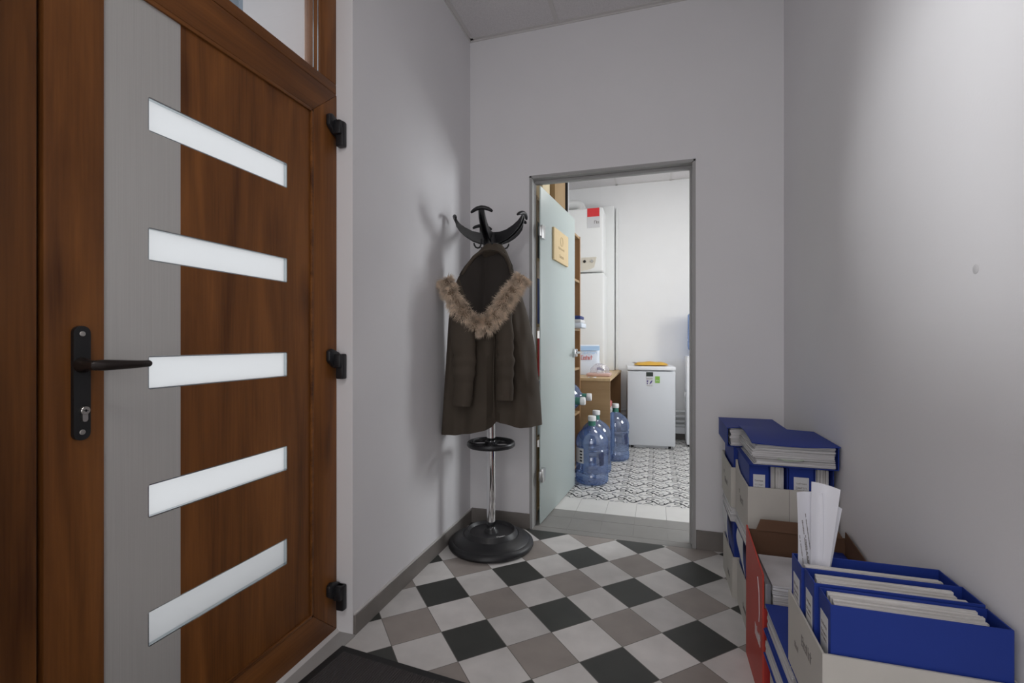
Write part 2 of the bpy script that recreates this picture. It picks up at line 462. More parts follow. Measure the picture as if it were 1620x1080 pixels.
# back-room floor: plain grey rows, a white row, then the ornament tiles (all one floor)
M['tile_grey'] = mat('grey_threshold_tile', (.255, .247, .235), .5, var=.09, vscale=5)
M['tile_white'] = mat('white_tile', (.66, .65, .63), .45, var=.04, vscale=7)
M['tile_grout'] = mat('tile_grout', (.30, .29, .28), .8)
M['orn_dark'] = mat('ornament_dark', (.025, .027, .032), .5, var=.3, vscale=60)
M['orn_grey'] = mat('ornament_grey', (.36, .365, .38), .5, var=.25, vscale=60)
f = MB()
f.box(BX0 - .1, BX1 + .1, 2.69, BY1 + .1, -.08, -.0015, mi=2)
T = .18645; gx0 = -.1298 - T * 6; G = .0011
cols = [gx0 + T * k for k in range(0, 17)]
rows = [(2.692, 2.755, 0), (2.755, 2.94, 0), (2.94, 3.072, 0), (3.072, 3.315, 1)]
y = 3.315
while y < BY1: rows.append((y, y + T, 3)); y += T
def clampx(a): return max(BX0, min(BX1, a))
for (y0, y1, k) in rows:
    for xa, xb in zip(cols, cols[1:]):
        xa, xb = clampx(xa), clampx(xb)
        if xb - xa < .01: continue
        if y0 < 2.8: xa, xb = max(xa, OX0), min(xb, OX1)
        if xb - xa < .01: continue
        if k == 3: f.box(xa + G * .4, xb - G * .4, y0 + G * .4, y1 - G * .4, -.004, 0, mi=1)
        else: f.box(xa + G, xb - G, y0 + G, min(y1, BY1) - G, -.004, 0, mi=k)

def ribbon(t, pts, ws, mi):
    """flat stroke on the floor"""
    vs = []
    for i, (p, w) in enumerate(zip(pts, ws)):
        q0 = pts[max(i - 1, 0)]; q1 = pts[min(i + 1, len(pts) - 1)]
        dx, dy = q1[0] - q0[0], q1[1] - q0[1]; l = math.hypot(dx, dy) or 1
        nx, ny = -dy / l * w / 2, dx / l * w / 2
        vs.append((t.verts.new((p[0] + nx, p[1] + ny, .0005)), t.verts.new((p[0] - nx, p[1] - ny, .0005))))
    for a, b in zip(vs, vs[1:]):
        fc = t.faces.new((a[0], a[1], b[1], b[0])); fc.material_index = mi

def motif(t, map_):
    def st(pts, ws, mi): ribbon(t, [map_(*p) for p in pts], [w * T * 1.5 for w in ws], mi)
    def smooth(P, n):
        out = []
        Q = [P[0]] + list(P) + [P[-1]]
        for k in range(1, len(Q) - 2):
            p0, p1, p2, p3 = Q[k - 1:k + 3]
            for m in range(n):
                q = m / n
                out.append(tuple(.5 * (2 * p1[c] + (p2[c] - p0[c]) * q + (2 * p0[c] - 5 * p1[c] + 4 * p2[c] - p3[c]) * q * q + (3 * p1[c] - p0[c] - 3 * p2[c] + p3[c]) * q ** 3) for c in (0, 1)))
        return out + [P[-1]]
    def wave(P, w, n=6, tap=True, mi=3):
        pts = smooth(P, n); m = len(pts) - 1
        st(pts, [w * (.35 + .65 * math.sin(math.pi * k / m) if tap else 1) for k in range(m + 1)], mi)
    def curl(cx, cy, r0, r1, a0, a1, w):
        n = 16
        st([(cx + (r0 + (r1 - r0) * k / n) * math.cos(R(a0 + (a1 - a0) * k / n)), cy + (r0 + (r1 - r0) * k / n) * math.sin(R(a0 + (a1 - a0) * k / n))) for k in range(n + 1)], [w * (1 - .45 * k / n) for k in range(n + 1)], 3)
    # running scroll that carries on from tile to tile
    wave([(0, .30), (.12, .48), (.30, .61), (.50, .57), (.62, .42), (.72, .24), (.86, .15), (1.0, .30)], .044, tap=False)
    curl(.40, .43, .155, .045, 60, -330, .040)
    curl(.85, .33, .135, .045, -60, 300, .036)
    wave([(.28, .62), (.36, .80), (.54, .93), (.74, .90), (.90, .74)], .042)
    wave([(.02, .98), (.10, .84), (.22, .78)], .040)
    wave([(.56, .04), (.50, .16), (.36, .18), (.20, .08)], .036)
    for (x, y, an, ln, w, mi) in ((.56, .74, 30, .17, .085, 3), (.17, .66, 120, .13, .07, 3), (.72, .60, -35, .16, .075, 3), (.93, .56, 80, .14, .06, 4), (.10, .12, 45, .22, .10, 4), (.92, .95, 135, .20, .09, 4), (.36, .95, 10, .16, .07, 4), (.64, .12, 70, .14, .06, 4)):
        ca, sa = math.cos(R(an)), math.sin(R(an))
        n = 7
        st([(x + ca * ln * (k / (n - 1) - .5), y + sa * ln * (k / (n - 1) - .5)) for k in range(n)], [w * math.sin(math.pi * min(.98, max(.04, k / (n - 1)))) for k in range(n)], mi)
t = bmesh.new()
ri = 0; y = 3.315
while y < BY1 - .02:
    for ci, xa in enumerate(cols[:-1]):
        if xa + T < BX0 + .2 or xa > 1.0: continue
        fx, fy = 0, 0
        def map_(u, v, xa=xa, y=y, fx=fx, fy=fy):
            uu = 1 - u if fx else u; vv = 1 - v if fy else v
            return (xa + uu * T, min(y + vv * T, BY1 - .001))
        motif(t, map_)
    y += T; ri += 1
f.add(t, None)
structure(f.build('floor', [M['tile_grey'], M['tile_white'], M['tile_grout'], M['orn_dark'], M['orn_grey']]))

# ------------------------------------------------------------------ hall shell
w = MB()
w.box(XL - .52, XL, YREAR, YD0, 0, ZC + .1)
w.box(XL - .52, XL, YD1, YB + .1, 0, ZC + .1)
w.box(XL - .52, XL, YD0, YD1, 2.66, ZC + .1)
structure(w.build('wall_left', M['wall']))
w = MB()
w.box(XR, XR + .15, YREAR, YB + .1, 0, ZC + .1)
structure(w.build('wall_right', M['wall']))
w = MB()
w.box(XL, OX0, YB, YB + .1, 0, ZC + .1); w.box(OX1, XR, YB, YB + .1, 0, ZC + .1); w.box(OX0, OX1, YB, YB + .1, OZ, ZC + .1)
structure(w.build('wall_back', M['wall']))
# unseen rear wall of the hall; its glazed opening is added for fill light
w = MB()
w.box(XL - .3, XR + .15, YREAR - .15, YREAR, 2.55, ZC + .1); w.box(XL - .3, XL + .12, YREAR - .15, YREAR, 0, 2.55); w.box(XR - .12, XR + .15, YREAR - .15, YREAR, 0, 2.55)
w.box(XL + .12, XR - .12, YREAR - .15, YREAR, 0, .25)
structure(w.build('wall_front', M['wall']))
w4 = Th('added_window', None, None, ((XL + XR) / 2, YREAR - .10, .25), kind='structure')  # made-up window, added around the hall fill light
q = MB()
for x in (XL + .12, (XL + XR) / 2 - .03, XR - .18): q.box(x, x + .06, YREAR - .13, YREAR - .07, .25, 2.55)
for z in (.25, 2.49): q.box(XL + .12, XR - .12, YREAR - .13, YREAR - .07, z, z + .06)
q.build('window_frame', M['brown_door'], w4)
q = MB(); q.box(XL + .15, XR - .15, YREAR - .103, YREAR - .097, .30, 2.50); q.build('glass', M['clear'], w4)
# round filler mark in the right wall
h = MB(); h.lathe([(0, 0), (.009, 0), (.0098, .0008), (.009, .0012), (0, .0005)], mtx=Matrix.Translation((XR + .0003, 1.188, 1.246)) @ Matrix.Rotation(R(-90), 4, 'Y'), n=20)
hole = structure(h.build('trim_8', mat('filler_mark', (.60, .59, .60), .9)))

c = MB(); c.box(XL - .05, XR + .05, YREAR, YB + .05, ZC, ZC + .06)
structure(c.build('ceiling', M['ceil']))
c = MB()
c.box(XL, XL + .024, YREAR, YB, ZC - .003, ZC + .002); c.box(XL, XL + .006, YREAR, YB, ZC - .012, ZC)
c.box(XL, XR, YB - .024, YB, ZC - .003, ZC + .002); c.box(XL, XR, YB - .006, YB, ZC - .012, ZC)
c.box(XR - .024, XR, YREAR, YB, ZC - .003, ZC + .002)
for k in (-.55, .05): c.box(k - .012, k + .012, YREAR, YB, ZC - .004, ZC + .001)
for k in (2.18, 1.58, .98, .38, -.22, -.82): c.box(XL, XR, k - .012, k + .012, ZC - .004, ZC + .001)
structure(c.build('trim_1', M['ceil_grid']))

# baseboards of grey tile with a pale grouted top edge
def board(name, x0, x1, y0, y1, h=.072):
    b = MB(); b.box(x0, x1, y0, y1, 0, h, bev=.001, seg=1)
    o = structure(b.build(name, M['base_tile'])); return o
board('baseboard_left', XL, XL + .011, YD1 + .003, YB)
b = MB(); b.box(XL, XL + .009, YD1 + .003, YB, .072, .0815, bev=.002, seg=1); structure(b.build('baseboard_left', M['base_edge']))
board('baseboard_back', XL + .011, OX0 - .008, YB - .011, YB, .088)
board('baseboard_back', OX1 + .012, XR, YB - .011, YB, .10)
b = MB(); b.box(XR - .011, XR, YREAR, YB - .011, 0, .09, bev=.001, seg=1); structure(b.build('baseboard_right', M['base_tile']))

# ------------------------------------------------------------------ entrance door
PY = Matrix(((0, 0, 1, 0), (1, 0, 0, 0), (0, 1, 0, 0), (0, 0, 0, 1)))      # 2D (y,z) -> 3D, thickness along x
def toX(x): return Matrix.Translation((x, 0, 0)) @ PY
door = Th('door_1', None, None, (XD, 1.07, 0), kind='structure')
Yh, Ys, Yp0, Yp1 = 1.527, .623, .736, 1.400            # hinge edge, meeting edge, panel edges
Zt, Zp0, Zp1 = 2.032, .127, 1.921
slots = [(1.605, 1.687), (1.294, 1.374), (.985, 1.065), (.676, .757), (.366, .452)]
SY0, SY1, YST = .833, 1.282, .914
def mitred(pts, x0, x1): return pts
fm = MB(); D0, D1 = XD - .065, XD
# stiles and bottom rail with mitred corners, slim bead towards the panel
def stile(poly, mb): mb.prism([(D0, a, b) for a, b in poly], (D1 - D0, 0, 0), bev=.003)
stile([(Ys + .004, .012), (Yp0, Zp0), (Yp0, Zp1), (Ys + .004, Zt)], fm)
stile([(Yh, .012), (Yp1, Zp0), (Yp1, Zp1), (Yh, Zt)], fm)
fm.build('leaf_frame', M['brown_door'], door)
fm = MB()
stile([(Ys + .004, Zt), (Yh, Zt), (Yp1, Zp1), (Yp0, Zp1)], fm)
fm.build('top_rail', M['brown_door_y'], door)
fm = MB()
stile([(Ys + .004, .012), (Yh, .012), (Yp1, Zp0), (Yp0, Zp0)], fm)
fm.build('bottom_rail', M['brown_door_y'], door)
bd = MB()
for y in (Yp1 - .012,): bd.box(D1 - .006, D1 + .0015, y, y + .0115, Zp0, Zp1, bev=.002)
bd.box(D1 - .006, D1 + .0015, Yp0, Yp1, Zp1 - .012, Zp1 - .0005, bev=.002); bd.box(D1 - .006, D1 + .0015, Yp0, Yp1, Zp0 + .0005, Zp0 + .012, bev=.002)
bd.build('glazing_bead', M['brown_door_y'], door)
gk = MB(); gk.box(D1 - .03, D1 - .0035, Yp0 - .001, Yp1 + .001, Zp0, Zp1); 
gk2 = gk; 
# the panel with its five openings
PX = XD - .006
def rr_loop(y0, y1, z0, z1, r=.006):
    return [((y0 + y1) / 2 + p[0], (z0 + z1) / 2 + p[1]) for p in rrect(y1 - y0, z1 - z0, r, 4)]
outer = [(YST, Zp0 + .008), (Yp1 - .008, Zp0 + .008), (Yp1 - .008, Zp1 - .008), (YST, Zp1 - .008)]
pm = MB()
# right part: notched at the left where a slot runs through
def notched(y0, y1, ya, yb, left):
    loop = []
    e = YST
    if left:   # steel strip: notches open on the right edge, rounded ends on the left
        loop = [(y0, Zp0 + .008), (e, Zp0 + .008)]
        for z0, z1 in sorted(slots):
            r = .006
            loop += [(e, z0)] + [(ya + r - r * math.sin(R(90 * k / 4)), z0 + r - r * math.cos(R(90 * k / 4))) for k in range(5)]
            loop += [(ya + r - r * math.cos(R(90 * k / 4)), z1 - r + r * math.sin(R(90 * k / 4))) for k in range(5)] + [(e, z1)]
        loop += [(e, Zp1 - .008), (y0, Zp1 - .008)]
    else:
        loop = [(y1, Zp1 - .008), (e, Zp1 - .008)]
        for z0, z1 in sorted(slots, reverse=True):
            r = .003
            loop += [(e, z1)] + [(yb - r + r * math.sin(R(90 * k / 3)), z1 - r + r * math.cos(R(90 * k / 3))) for k in range(4)]
            loop += [(yb - r + r * math.cos(R(90 * k / 3)), z0 + r - r * math.sin(R(90 * k / 3))) for k in range(4)] + [(e, z0)]
        loop += [(e, Zp0 + .008), (y1, Zp0 + .008)]
    return loop
PT = .018
pm.add(plate(notched(0, Yp1 - .0005, SY0, SY1, False), [], PT, toX(PX - PT / 2)))
pm.build('wood_panel', M['brown_door'], door)
sm = MB(); sm.add(plate(notched(Yp0 + .0005, 0, SY0, SY1, True), [], PT, toX(PX - PT / 2 + .0004)))
sm.build('steel_strip', M['brushed'], door)
for z0, z1 in slots:
    g = MB(); g.box(PX - .020, PX - .0125, SY0 - .004, SY1 + .004, z0 - .004, z1 + .004)
    pane = g.build('glass_pane', M['frost'], door)
    g = MB()   # polished reveal around the pane
    g.box(PX - .0122, PX - .0008, SY1 - .0032, SY1 - .0004, z0 + .003, z1 - .003); g.box(PX - .0122, PX - .0008, SY0 + .003, SY1 - .003, z0 + .0004, z0 + .0030)
    g.box(PX - .0122, PX - .0008, SY0 + .003, SY1 - .003, z1 - .0030, z1 - .0004); g.box(PX - .0122, PX - .0008, SY0 + .0004, SY0 + .003, z0 + .003, z1 - .003)
    g.build('pane_frame', M['bevel_glass'], sub(pane, door))
# lock plate, lever, cylinder
lp = MB()
lp.add(plate([(.6885 + p[0], 1.013 + p[1]) for p in rrect(.031, .239, .0145, 8)], [], .009, toX(XD + .0045)))
lpo = lp.build('handle_plate', M['black_matt'], door)
for z in (1.116, .910):
    s = MB(); s.lathe([(0, 0), (.0055, 0), (.0055, .001), (.0045, .0018), (0, .0018)], mtx=Matrix.Translation((XD + .009, .6885, z)) @ Matrix.Rotation(R(90), 4, 'Y'), n=20)
    s.box(XD + .0109, XD + .0112, .687, .690, z - .002, z + .002)
    s.build('screw', M['nickel'], sub(lpo, door))
lv = MB()
hz = 1.0505
lv.lathe([(0, 0), (.0165, 0), (.0165, .004), (.013, .010), (.0105, .022), (.0105, .044), (0, .046)], mtx=Matrix.Translation((XD + .008, .6885, hz)) @ Matrix.Rotation(R(90), 4, 'Y'), n=28)
lv.tube([(XD + .046, .682, hz), (XD + .052, .692, hz), (XD + .054, .704, hz), (XD + .054, .73, hz - .0005), (XD + .053, .77, hz - .001), (XD + .052, .795, hz - .0005), (XD + .0515, .799, hz - .0005)],
        [.009, .0112, .0115, .0105, .0085, .0075, .005], n=16, flat=(.8, 1.0))
lv.build('lever', M['black_lever'], door)
cy = MB()
cy.lathe([(0, 0), (.0085, 0), (.0085, .007), (.0075, .008), (0, .008)], mtx=Matrix.Translation((XD + .009, .6905, .9555)) @ Matrix.Rotation(R(90), 4, 'Y'), n=24)
cy.add(plate([(.6905 + p[0], .944 + p[1]) for p in rrect(.010, .024, .0048, 5)], [], .007, toX(XD + .0115)))
cyo = cy.build('lock_cylinder', M['nickel'], door)
k = MB(); k.box(XD + .0168, XD + .0174, .686, .695, .9548, .9562); k.box(XD + .0168, XD + .0174, .689, .692, .953, .958); k.build('keyhole', M['dark_gap'], sub(cyo, door))
# hinges: flap on the leaf, barrel block in the corner of the reveal
for z in (1.885, 1.018, .155):
    hg = MB()
    hg.prism([(XD + .001, 1.462, z + .048), (XD + .001, 1.462, z + .010), (XD + .001, 1.492, z - .014), (XD + .001, 1.523, z - .020), (XD + .001, 1.523, z + .040), (XD + .001, 1.480, z + .056)], (.018, 0, 0), bev=.005)
    hg.box(XD + .014, XD + .046, 1.500, 1.5255, z - .058, z + .036, bev=.005)
    hg.box(XD + .010, XD + .044, 1.487, 1.5245, z - .016, z + .036, bev=.006)
    hg.build('hinge', M['plastic_black'], door)
# fixed frame: left jamb, sash gap, door transom and the window over it
fr = MB()
fr.box(XD - .085, XD - .002, YD0, Ys - .004, 0, 2.66, bev=.004)
fro = structure(fr.build('trim_2', M['brown_door']))
fr = MB(); fr.box(XD - .07, XD - .018, Ys - .005, Ys + .006, .02, 2.05); fr.box(XD - .07, XD - .0075, Yp0 - .004, Yp1 + .004, Zp0 - .004, Zp0 + .010)
fr.build('seal', M['dark_gap'], door)
win = Th('window_1', None, None, (XD, 1.07, 2.035), kind='structure')
wf = MB()
WZ0, WZ1, WY0, WY1 = 2.071, 2.60, .66, 1.4390
wf.prism([(XD - .075, Ys - .004, 2.034), (XD - .075, YD1, 2.034), (XD - .075, YD1 - .0, WZ0), (XD - .075, Ys - .004, WZ0)], (.073, 0, 0), bev=.003)
wf.build('bottom_rail', M['brown_door_y'], win)
wf = MB(); wf.box(XD - .075, XD - .002, Ys - .004, YD1, WZ1, 2.66, bev=.003); wf.build('top_rail', M['brown_door_y'], win)
wf = MB(); wf.box(XD - .075, XD - .002, WY1, YD1, WZ0, WZ1, bev=.003); wf.build('stile', M['brown_door'], win)
wf = MB(); wf.box(XD - .075, XD - .002, Ys - .004, WY0, WZ0, WZ1, bev=.003); wf.build('stile', M['brown_door'], win)
gl = MB(); gl.box(XD - .042, XD - .036, WY0 - .005, WY1 + .005, WZ0 - .005, WZ1 + .005); gp = gl.build('glass', M['clear'], win)
gl = MB()
for x in (XD - .034, XD - .014): gl.box(x, x + .003, WY1 - .0025, WY1 - .0005, WZ0 + .002, WZ1)
gl.build('gasket', M['bevel_glass'], win)
# white plaster reveal end beside the hinges and threshold strip on the floor
th = MB(); th.box(XD - .12, XL + .012, YD0, YD1, -.03, .004)
th.prism([(XD - .001, YD0, .004), (XD + .012, YD0, .004), (XD + .001, YD0, .014), (XD - .004, YD0, .014)], (0, YD1 - YD0, 0), mi=1)
structure(th.build('trim_3', [M['threshold'], M['base_edge']]))

# ------------------------------------------------------------------ frame of the inner doorway
tr = MB()
YF0, YF1 = YB - .002, YB + .085
tr.box(OX0, OX0 + .006, YF0, YF1, 0, OZ); tr.box(OX1 - .006, OX1, YF0, YF1, 0, OZ); tr.box(OX0, OX1, YF0, YF1, OZ - .006, OZ)
tr.box(OX0, OX0 + .009, YB + .05, YF1, 0, OZ - .02, bev=.002); tr.box(OX1 - .016, OX1, YB + .05, YF1, 0, OZ - .016, bev=.002); tr.box(OX0, OX1, YB + .05, YF1, OZ - .022, OZ, bev=.002)
structure(tr.build('trim_4', M['frame_grey']))
tr = MB(); tr.box(OX0 - .011, OX0 + .001, YB - .004, YB + .004, 0, OZ + .008); tr.box(OX1 - .001, OX1 + .010, YB - .004, YB + .004, 0, OZ + .008); tr.box(OX0 - .011, OX1 + .010, YB - .004, YB + .004, OZ - .001, OZ + .010)
structure(tr.build('trim_5', M['frame_grey']))

# frosted glass door standing open into the back room
A = V(-.666, 2.772, 0); B = V(-.598, 3.598, 0); du = (B - A).normalized(); dn = V(du.y, -du.x, 0); LW = (B - A).length
gd = Th('door_2', None, None, tuple(A), kind='structure')
g = MB(); g.obox(A + du * LW / 2 - dn * .004 + V(0, 0, 1.020), du, dn, V(0, 0, 1), LW / 2, .004, 1.012, bev=.0015)
g.build('glass_leaf', M['frost_door'], gd)
for z in (1.756, .298):
    q = MB(); q.obox(A + du * .012 + dn * .009 + V(0, 0, z), du, dn, V(0, 0, 1), .026, .009, .040, bev=.003)
    q.obox(A - du * .014 + dn * .003 + V(0, 0, z), du, dn, V(0, 0, 1), .014, .006, .028, bev=.002)
    q.build('hinge', M['satin'], gd)
lk = MB(); lk.obox(A + du * (LW - .032) + dn * .012 + V(0, 0, 1.015), du, dn, V(0, 0, 1), .030, .012, .030, bev=.004)
lko = lk.build('lock_case', M['chrome'], gd)
lk = MB(); p = A + du * (LW - .035) + V(0, 0, 1.018)
lk.tube([p + dn * .022, p + dn * .055, p + dn * .062 - du * .012, p + dn * .062 - du * .105], [.009, .009, .0085, .0075], n=14)
lk.build('lever', M['chrome'], sub(lko, gd))
# wooden sign on the glass door
sA = A + du * .235; sg = Th('door_sign', 'square pale plywood sign with engraved marks on the frosted glass door', 'sign', tuple(sA + dn * .0 + V(0, 0, 1.635)))
q = MB(); q.obox(sA + du * .175 + dn * .008 + V(0, 0, 1.735), du, dn, V(0, 0, 1), .175, .0065, .105, bev=.001)
q.build('board', M['sign_wood'], sg)
q = MB()
for k in range(14):
    a0, a1 = R(k * 360 / 14), R((k + 1) * 360 / 14)
    p0 = sA + du * (.175 + .030 * math.cos(a0)) + dn * .0148 + V(0, 0, 1.775 + .030 * math.sin(a0)); p1 = sA + du * (.175 + .030 * math.cos(a1)) + dn * .0148 + V(0, 0, 1.775 + .030 * math.sin(a1))
    if k != 3: q.tube([p0, p1], .0016, 6)
q.build('emblem', M['engrave'], sg)
q = MB(); scribble(q, sA + du * .10 + dn * .0146 + V(0, 0, 1.717), du, V(0, 0, 1), dn, .15, .014, 9, 4)
q.build('engraved_line', M['engrave'], sg)
q = MB(); scribble(q, sA + du * .125 + dn * .0146 + V(0, 0, 1.662), du, V(0, 0, 1), dn, .10, .020, 5, 9)
q.build('engraved_word', M['engrave'], sg)

# ------------------------------------------------------------------ back room shell
w = MB(); w.box(BX0 - .12, BX0, BY0 + .001, BY1 + .1, 0, BZC + .1); structure(w.build('wall_left', M['wall_back_room']))
w = MB(); w.box(BX0 - .12, BX1 + .12, BY1, BY1 + .12, 0, BZC + .1); structure(w.build('wall_back', M['wall_back_room']))
WN = (3.55, 4.35, 1.25, 2.30)
w = MB()
w.box(BX1, BX1 + .12, BY0 - .1, WN[0], 0, BZC + .1); w.box(BX1, BX1 + .12, WN[1], BY1, 0, BZC + .1); w.box(BX1, BX1 + .12, WN[0], WN[1], 0, WN[2]); w.box(BX1, BX1 + .12, WN[0], WN[1], WN[3], BZC + .1)
structure(w.build('wall_right', M['wall_back_room']))
w = MB(); w.box(XR + .15, BX1, BY0 - .1, BY0, 0, BZC + .1); structure(w.build('wall_front', M['wall_back_room']))
c = MB(); c.box(BX0, BX1, BY0, BY1, BZC, BZC + .06); structure(c.build('ceiling', M['ceil']))
c = MB()
c.box(BX0, BX1, BY1 - .024, BY1, BZC - .003, BZC + .001); c.box(BX0, BX0 + .024, BY0, BY1, BZC - .003, BZC + .001)
for k in (-.45, .15, .75, 1.35): c.box(k - .012, k + .012, BY0, BY1, BZC - .003, BZC + .001)
for k in (5.06, 4.46, 3.86, 3.26): c.box(BX0, BX1, k - .012, k + .012, BZC - .003, BZC + .001)
structure(c.build('trim_6', M['ceil_grid']))
b = MB(); b.box(BX0, BX1, BY1 - .012, BY1, 0, .075); structure(b.build('baseboard_back', M['base_tile']))
w3 = Th('window_2', None, None, (BX1 + .05, (WN[0] + WN[1]) / 2, WN[2]), kind='structure')
q = MB()
for (y0, y1, z0, z1) in ((WN[0], WN[0] + .05, WN[2], WN[3]), (WN[1] - .05, WN[1], WN[2], WN[3]), (WN[0], WN[1], WN[2], WN[2] + .05), (WN[0], WN[1], WN[3] - .05, WN[3])):
    q.box(BX1 + .03, BX1 + .08, y0, y1, z0, z1)
q.build('window_frame', M['appliance'], w3)
q = MB(); q.box(BX1 + .05, BX1 + .056, WN[0] + .05, WN[1] - .05, WN[2] + .05, WN[3] - .05); q.build('glass', M['clear'], w3)

# ceiling light panels (one added unseen over the hall to brighten it, two in the back room)
def panel(name, x, y, z, label, sx=.595, sy=.595):
    t = Th(name, label, 'ceiling light', (x, y, z - .012), 'square ceiling light panels')
    q = MB()
    for a in (-1, 1):
        q.box(x + a * sx / 2 - .012, x + a * sx / 2 + .012, y - sy / 2 - .012, y + sy / 2 + .012, z - .012, z - .001); q.box(x - sx / 2, x + sx / 2, y + a * sy / 2 - .012, y + a * sy / 2 + .012, z - .012, z - .001)
    q.build('frame', M['appliance'], t)
    q = MB(); q.box(x - sx / 2 + .01, x + sx / 2 - .01, y - sy / 2 + .01, y + sy / 2 - .01, z - .009, z - .002); q.build('diffuser', M['lamp'], t)
    return t

# ------------------------------------------------------------------ door mat
dm = Th('door_mat', 'dark grey ribbed entrance mat with smooth border by the wooden door', 'door mat', (-.62, .95, 0))
q = MB(); c0 = V(-1.080, 1.452, 0); ux = V(1, -.088, 0).normalized(); uy = V(-.088, -1, 0).normalized()
MW, MH = .90, .62
q.obox(c0 + ux * MW / 2 + uy * MH / 2 + V(0, 0, .0075), ux, uy, V(0, 0, -1), MW / 2, MH / 2, .0032, bev=.002)
q.build('rubber_border', M['mat_edge'], dm)
q = MB(); n = 96; Bd = .028
for k in range(n):
    x = Bd + (MW - 2 * Bd) * (k + .5) / n
    q.obox(c0 + ux * x + uy * MH / 2 + V(0, 0, .0115), ux, uy, V(0, 0, -1), (MW - 2 * Bd) / n * .33, MH / 2 - Bd, .0018, bev=.0008)
q.obox(c0 + ux * MW / 2 + uy * MH / 2 + V(0, 0, .0105), ux, uy, V(0, 0, -1), MW / 2 - Bd, MH / 2 - Bd, .0006)
q.build('ribbed_pile', M['mat_rib'], dm)
dm.o.location.z = 0

# ------------------------------------------------------------------ coat stand
CX, CY = -.857, 2.421
U = V(.9564, .2919, 0); NV = V(.2919, -.9564, 0)        # towards the right and towards the room as one faces the coat
cs = Th('coat_stand', 'black and chrome coat stand with round base in the corner', 'coat stand', (CX, CY, 0))
q = MB()
q.lathe([(0, .002), (.205, 0), (.222, .004), (.229, .016), (.226, .028), (.214, .038), (.206, .040), (.203, .044), (.178, .058), (.150, .068), (.147, .066), (.145, .070), (.134, .084), (.130, .090), (.126, .090), (.121, .080), (.116, .074), (.060, .072), (.040, .074), (.036, .082), (.030, .092), (.0285, .094), (0, .094)], (CX, CY, 0), n=72)
bs = q.build('base', M['rubber_black'], cs)
q = MB(); p = V(CX, CY, .0752) + NV * .088 + U * .038
scribble(q, p, (U * .90 + NV * -.43), (NV * -.9 - U * .43), V(0, 0, 1), .046, .017, 4, 3, weight=.17)
q.build('logo', M['print_white'], sub(bs, cs))
q = MB(); q.lathe([(0, .09), (.0235, .09), (.0235, 1.60), (0, 1.60)], (CX, CY, 0), n=32)
q.build('pole', M['chrome'], cs)
# umbrella ring: outer hoop and two loops inside
q = MB(); rz = .548
c3 = V(CX, CY, rz)
q.tube([c3 + U * .122 * math.cos(a) + NV * .122 * math.sin(a) for a in [2 * math.pi * k / 48 for k in range(48)]], .012, n=10, closed=True, flat=(.75, 1.15))
for sgn in (-1, 1):
    pts = [c3 + U * (sgn * (.060 + .052 * math.cos(a))) + NV * (.058 * math.sin(a) + sgn * .02) for a in [2 * math.pi * k / 28 for k in range(28)]]
    q.tube(pts, .008, n=8, closed=True, flat=(.8, 1.2))
q.lathe([(.024, -.016), (.034, -.016), (.034, .016), (.024, .016)], c3, n=28)
q.build('umbrella_ring', M['plastic_black'], cs)
q = MB(); hzub = 1.625
q.lathe([(0, 1.585), (.030, 1.585), (.040, 1.598), (.043, 1.625), (.042, 1.668), (.028, 1.684), (0, 1.688)], (CX, CY, 0), n=32)
q.build('hub', M['plastic_black'], cs)
for an in (184, 258, 333, 30, 108):
    a = R(an); dr = (U * math.cos(a) - NV * math.sin(a))      # 270 deg points into the room
    dr = U * math.cos(a) + NV * (-math.sin(a)); sd = V(-dr.y, dr.x, 0)
    q = MB(); c = V(CX, CY, 0)
    path = [(0.015, 1.660), (.06, 1.660), (.10, 1.670), (.14, 1.692), (.168, 1.714), (.188, 1.738), (.194, 1.757)]
    for off in (-.0125, .0125):       # two side webs
        for (r0, z0), (r1, z1) in zip(path, path[1:]):
            pass
        pts_t = [c + dr * r + sd * off + V(0, 0, z + .026 * (1 - .5 * k / 6)) for k, (r, z) in enumerate(path)]; pts_b = [c + dr * r + sd * off + V(0, 0, z - .036 * (1 - .62 * k / 6)) for k, (r, z) in enumerate(path)]
        t = bmesh.new(); vs = []
        for pt, pb in zip(pts_t, pts_b):
            vs.append([t.verts.new(pt - sd * .003), t.verts.new(pt + sd * .003), t.verts.new(pb + sd * .003), t.verts.new(pb - sd * .003)])
        for v0, v1 in zip(vs, vs[1:]):
            for j in range(4): t.faces.new((v0[j], v0[(j + 1) % 4], v1[(j + 1) % 4], v1[j]))
        t.faces.new(vs[0][::-1]); t.faces.new(vs[-1]); bmesh.ops.recalc_face_normals(t, faces=t.faces[:]); q.add(t)
    q.tube([c + dr * r + V(0, 0, z + .012) for r, z in path], .014, n=8, flat=(1.1, .45))
    # crosswise hanging bar at the tip, curved down at both ends
    tip = c + dr * .196 + V(0, 0, 1.770)
    q.tube([tip + sd * x + V(0, 0, -.020 * (abs(x) / .056) ** 2) - dr * .010 * (abs(x) / .056) ** 2 for x in [-.056, -.048, -.036, -.02, 0, .02, .036, .048, .056]], [.006, .0095, .011, .012, .0125, .012, .011, .0095, .006], n=10, flat=(.85, .85))
    q.build('arm', M['plastic_black'], cs)
    # small hook underneath
    q = MB(); a2 = a + R(18); d2 = U * math.cos(a2) + NV * (-math.sin(a2))
    q.tube([c + d2 * r + V(0, 0, z) for r, z in ((.056, 1.650), (.058, 1.628), (.059, 1.614), (.064, 1.604), (.075, 1.599), (.087, 1.603), (.095, 1.615), (.097, 1.625))], [.0045] * 7 + [.0035], n=8)
    q.build('hook', M['plastic_black'], cs)

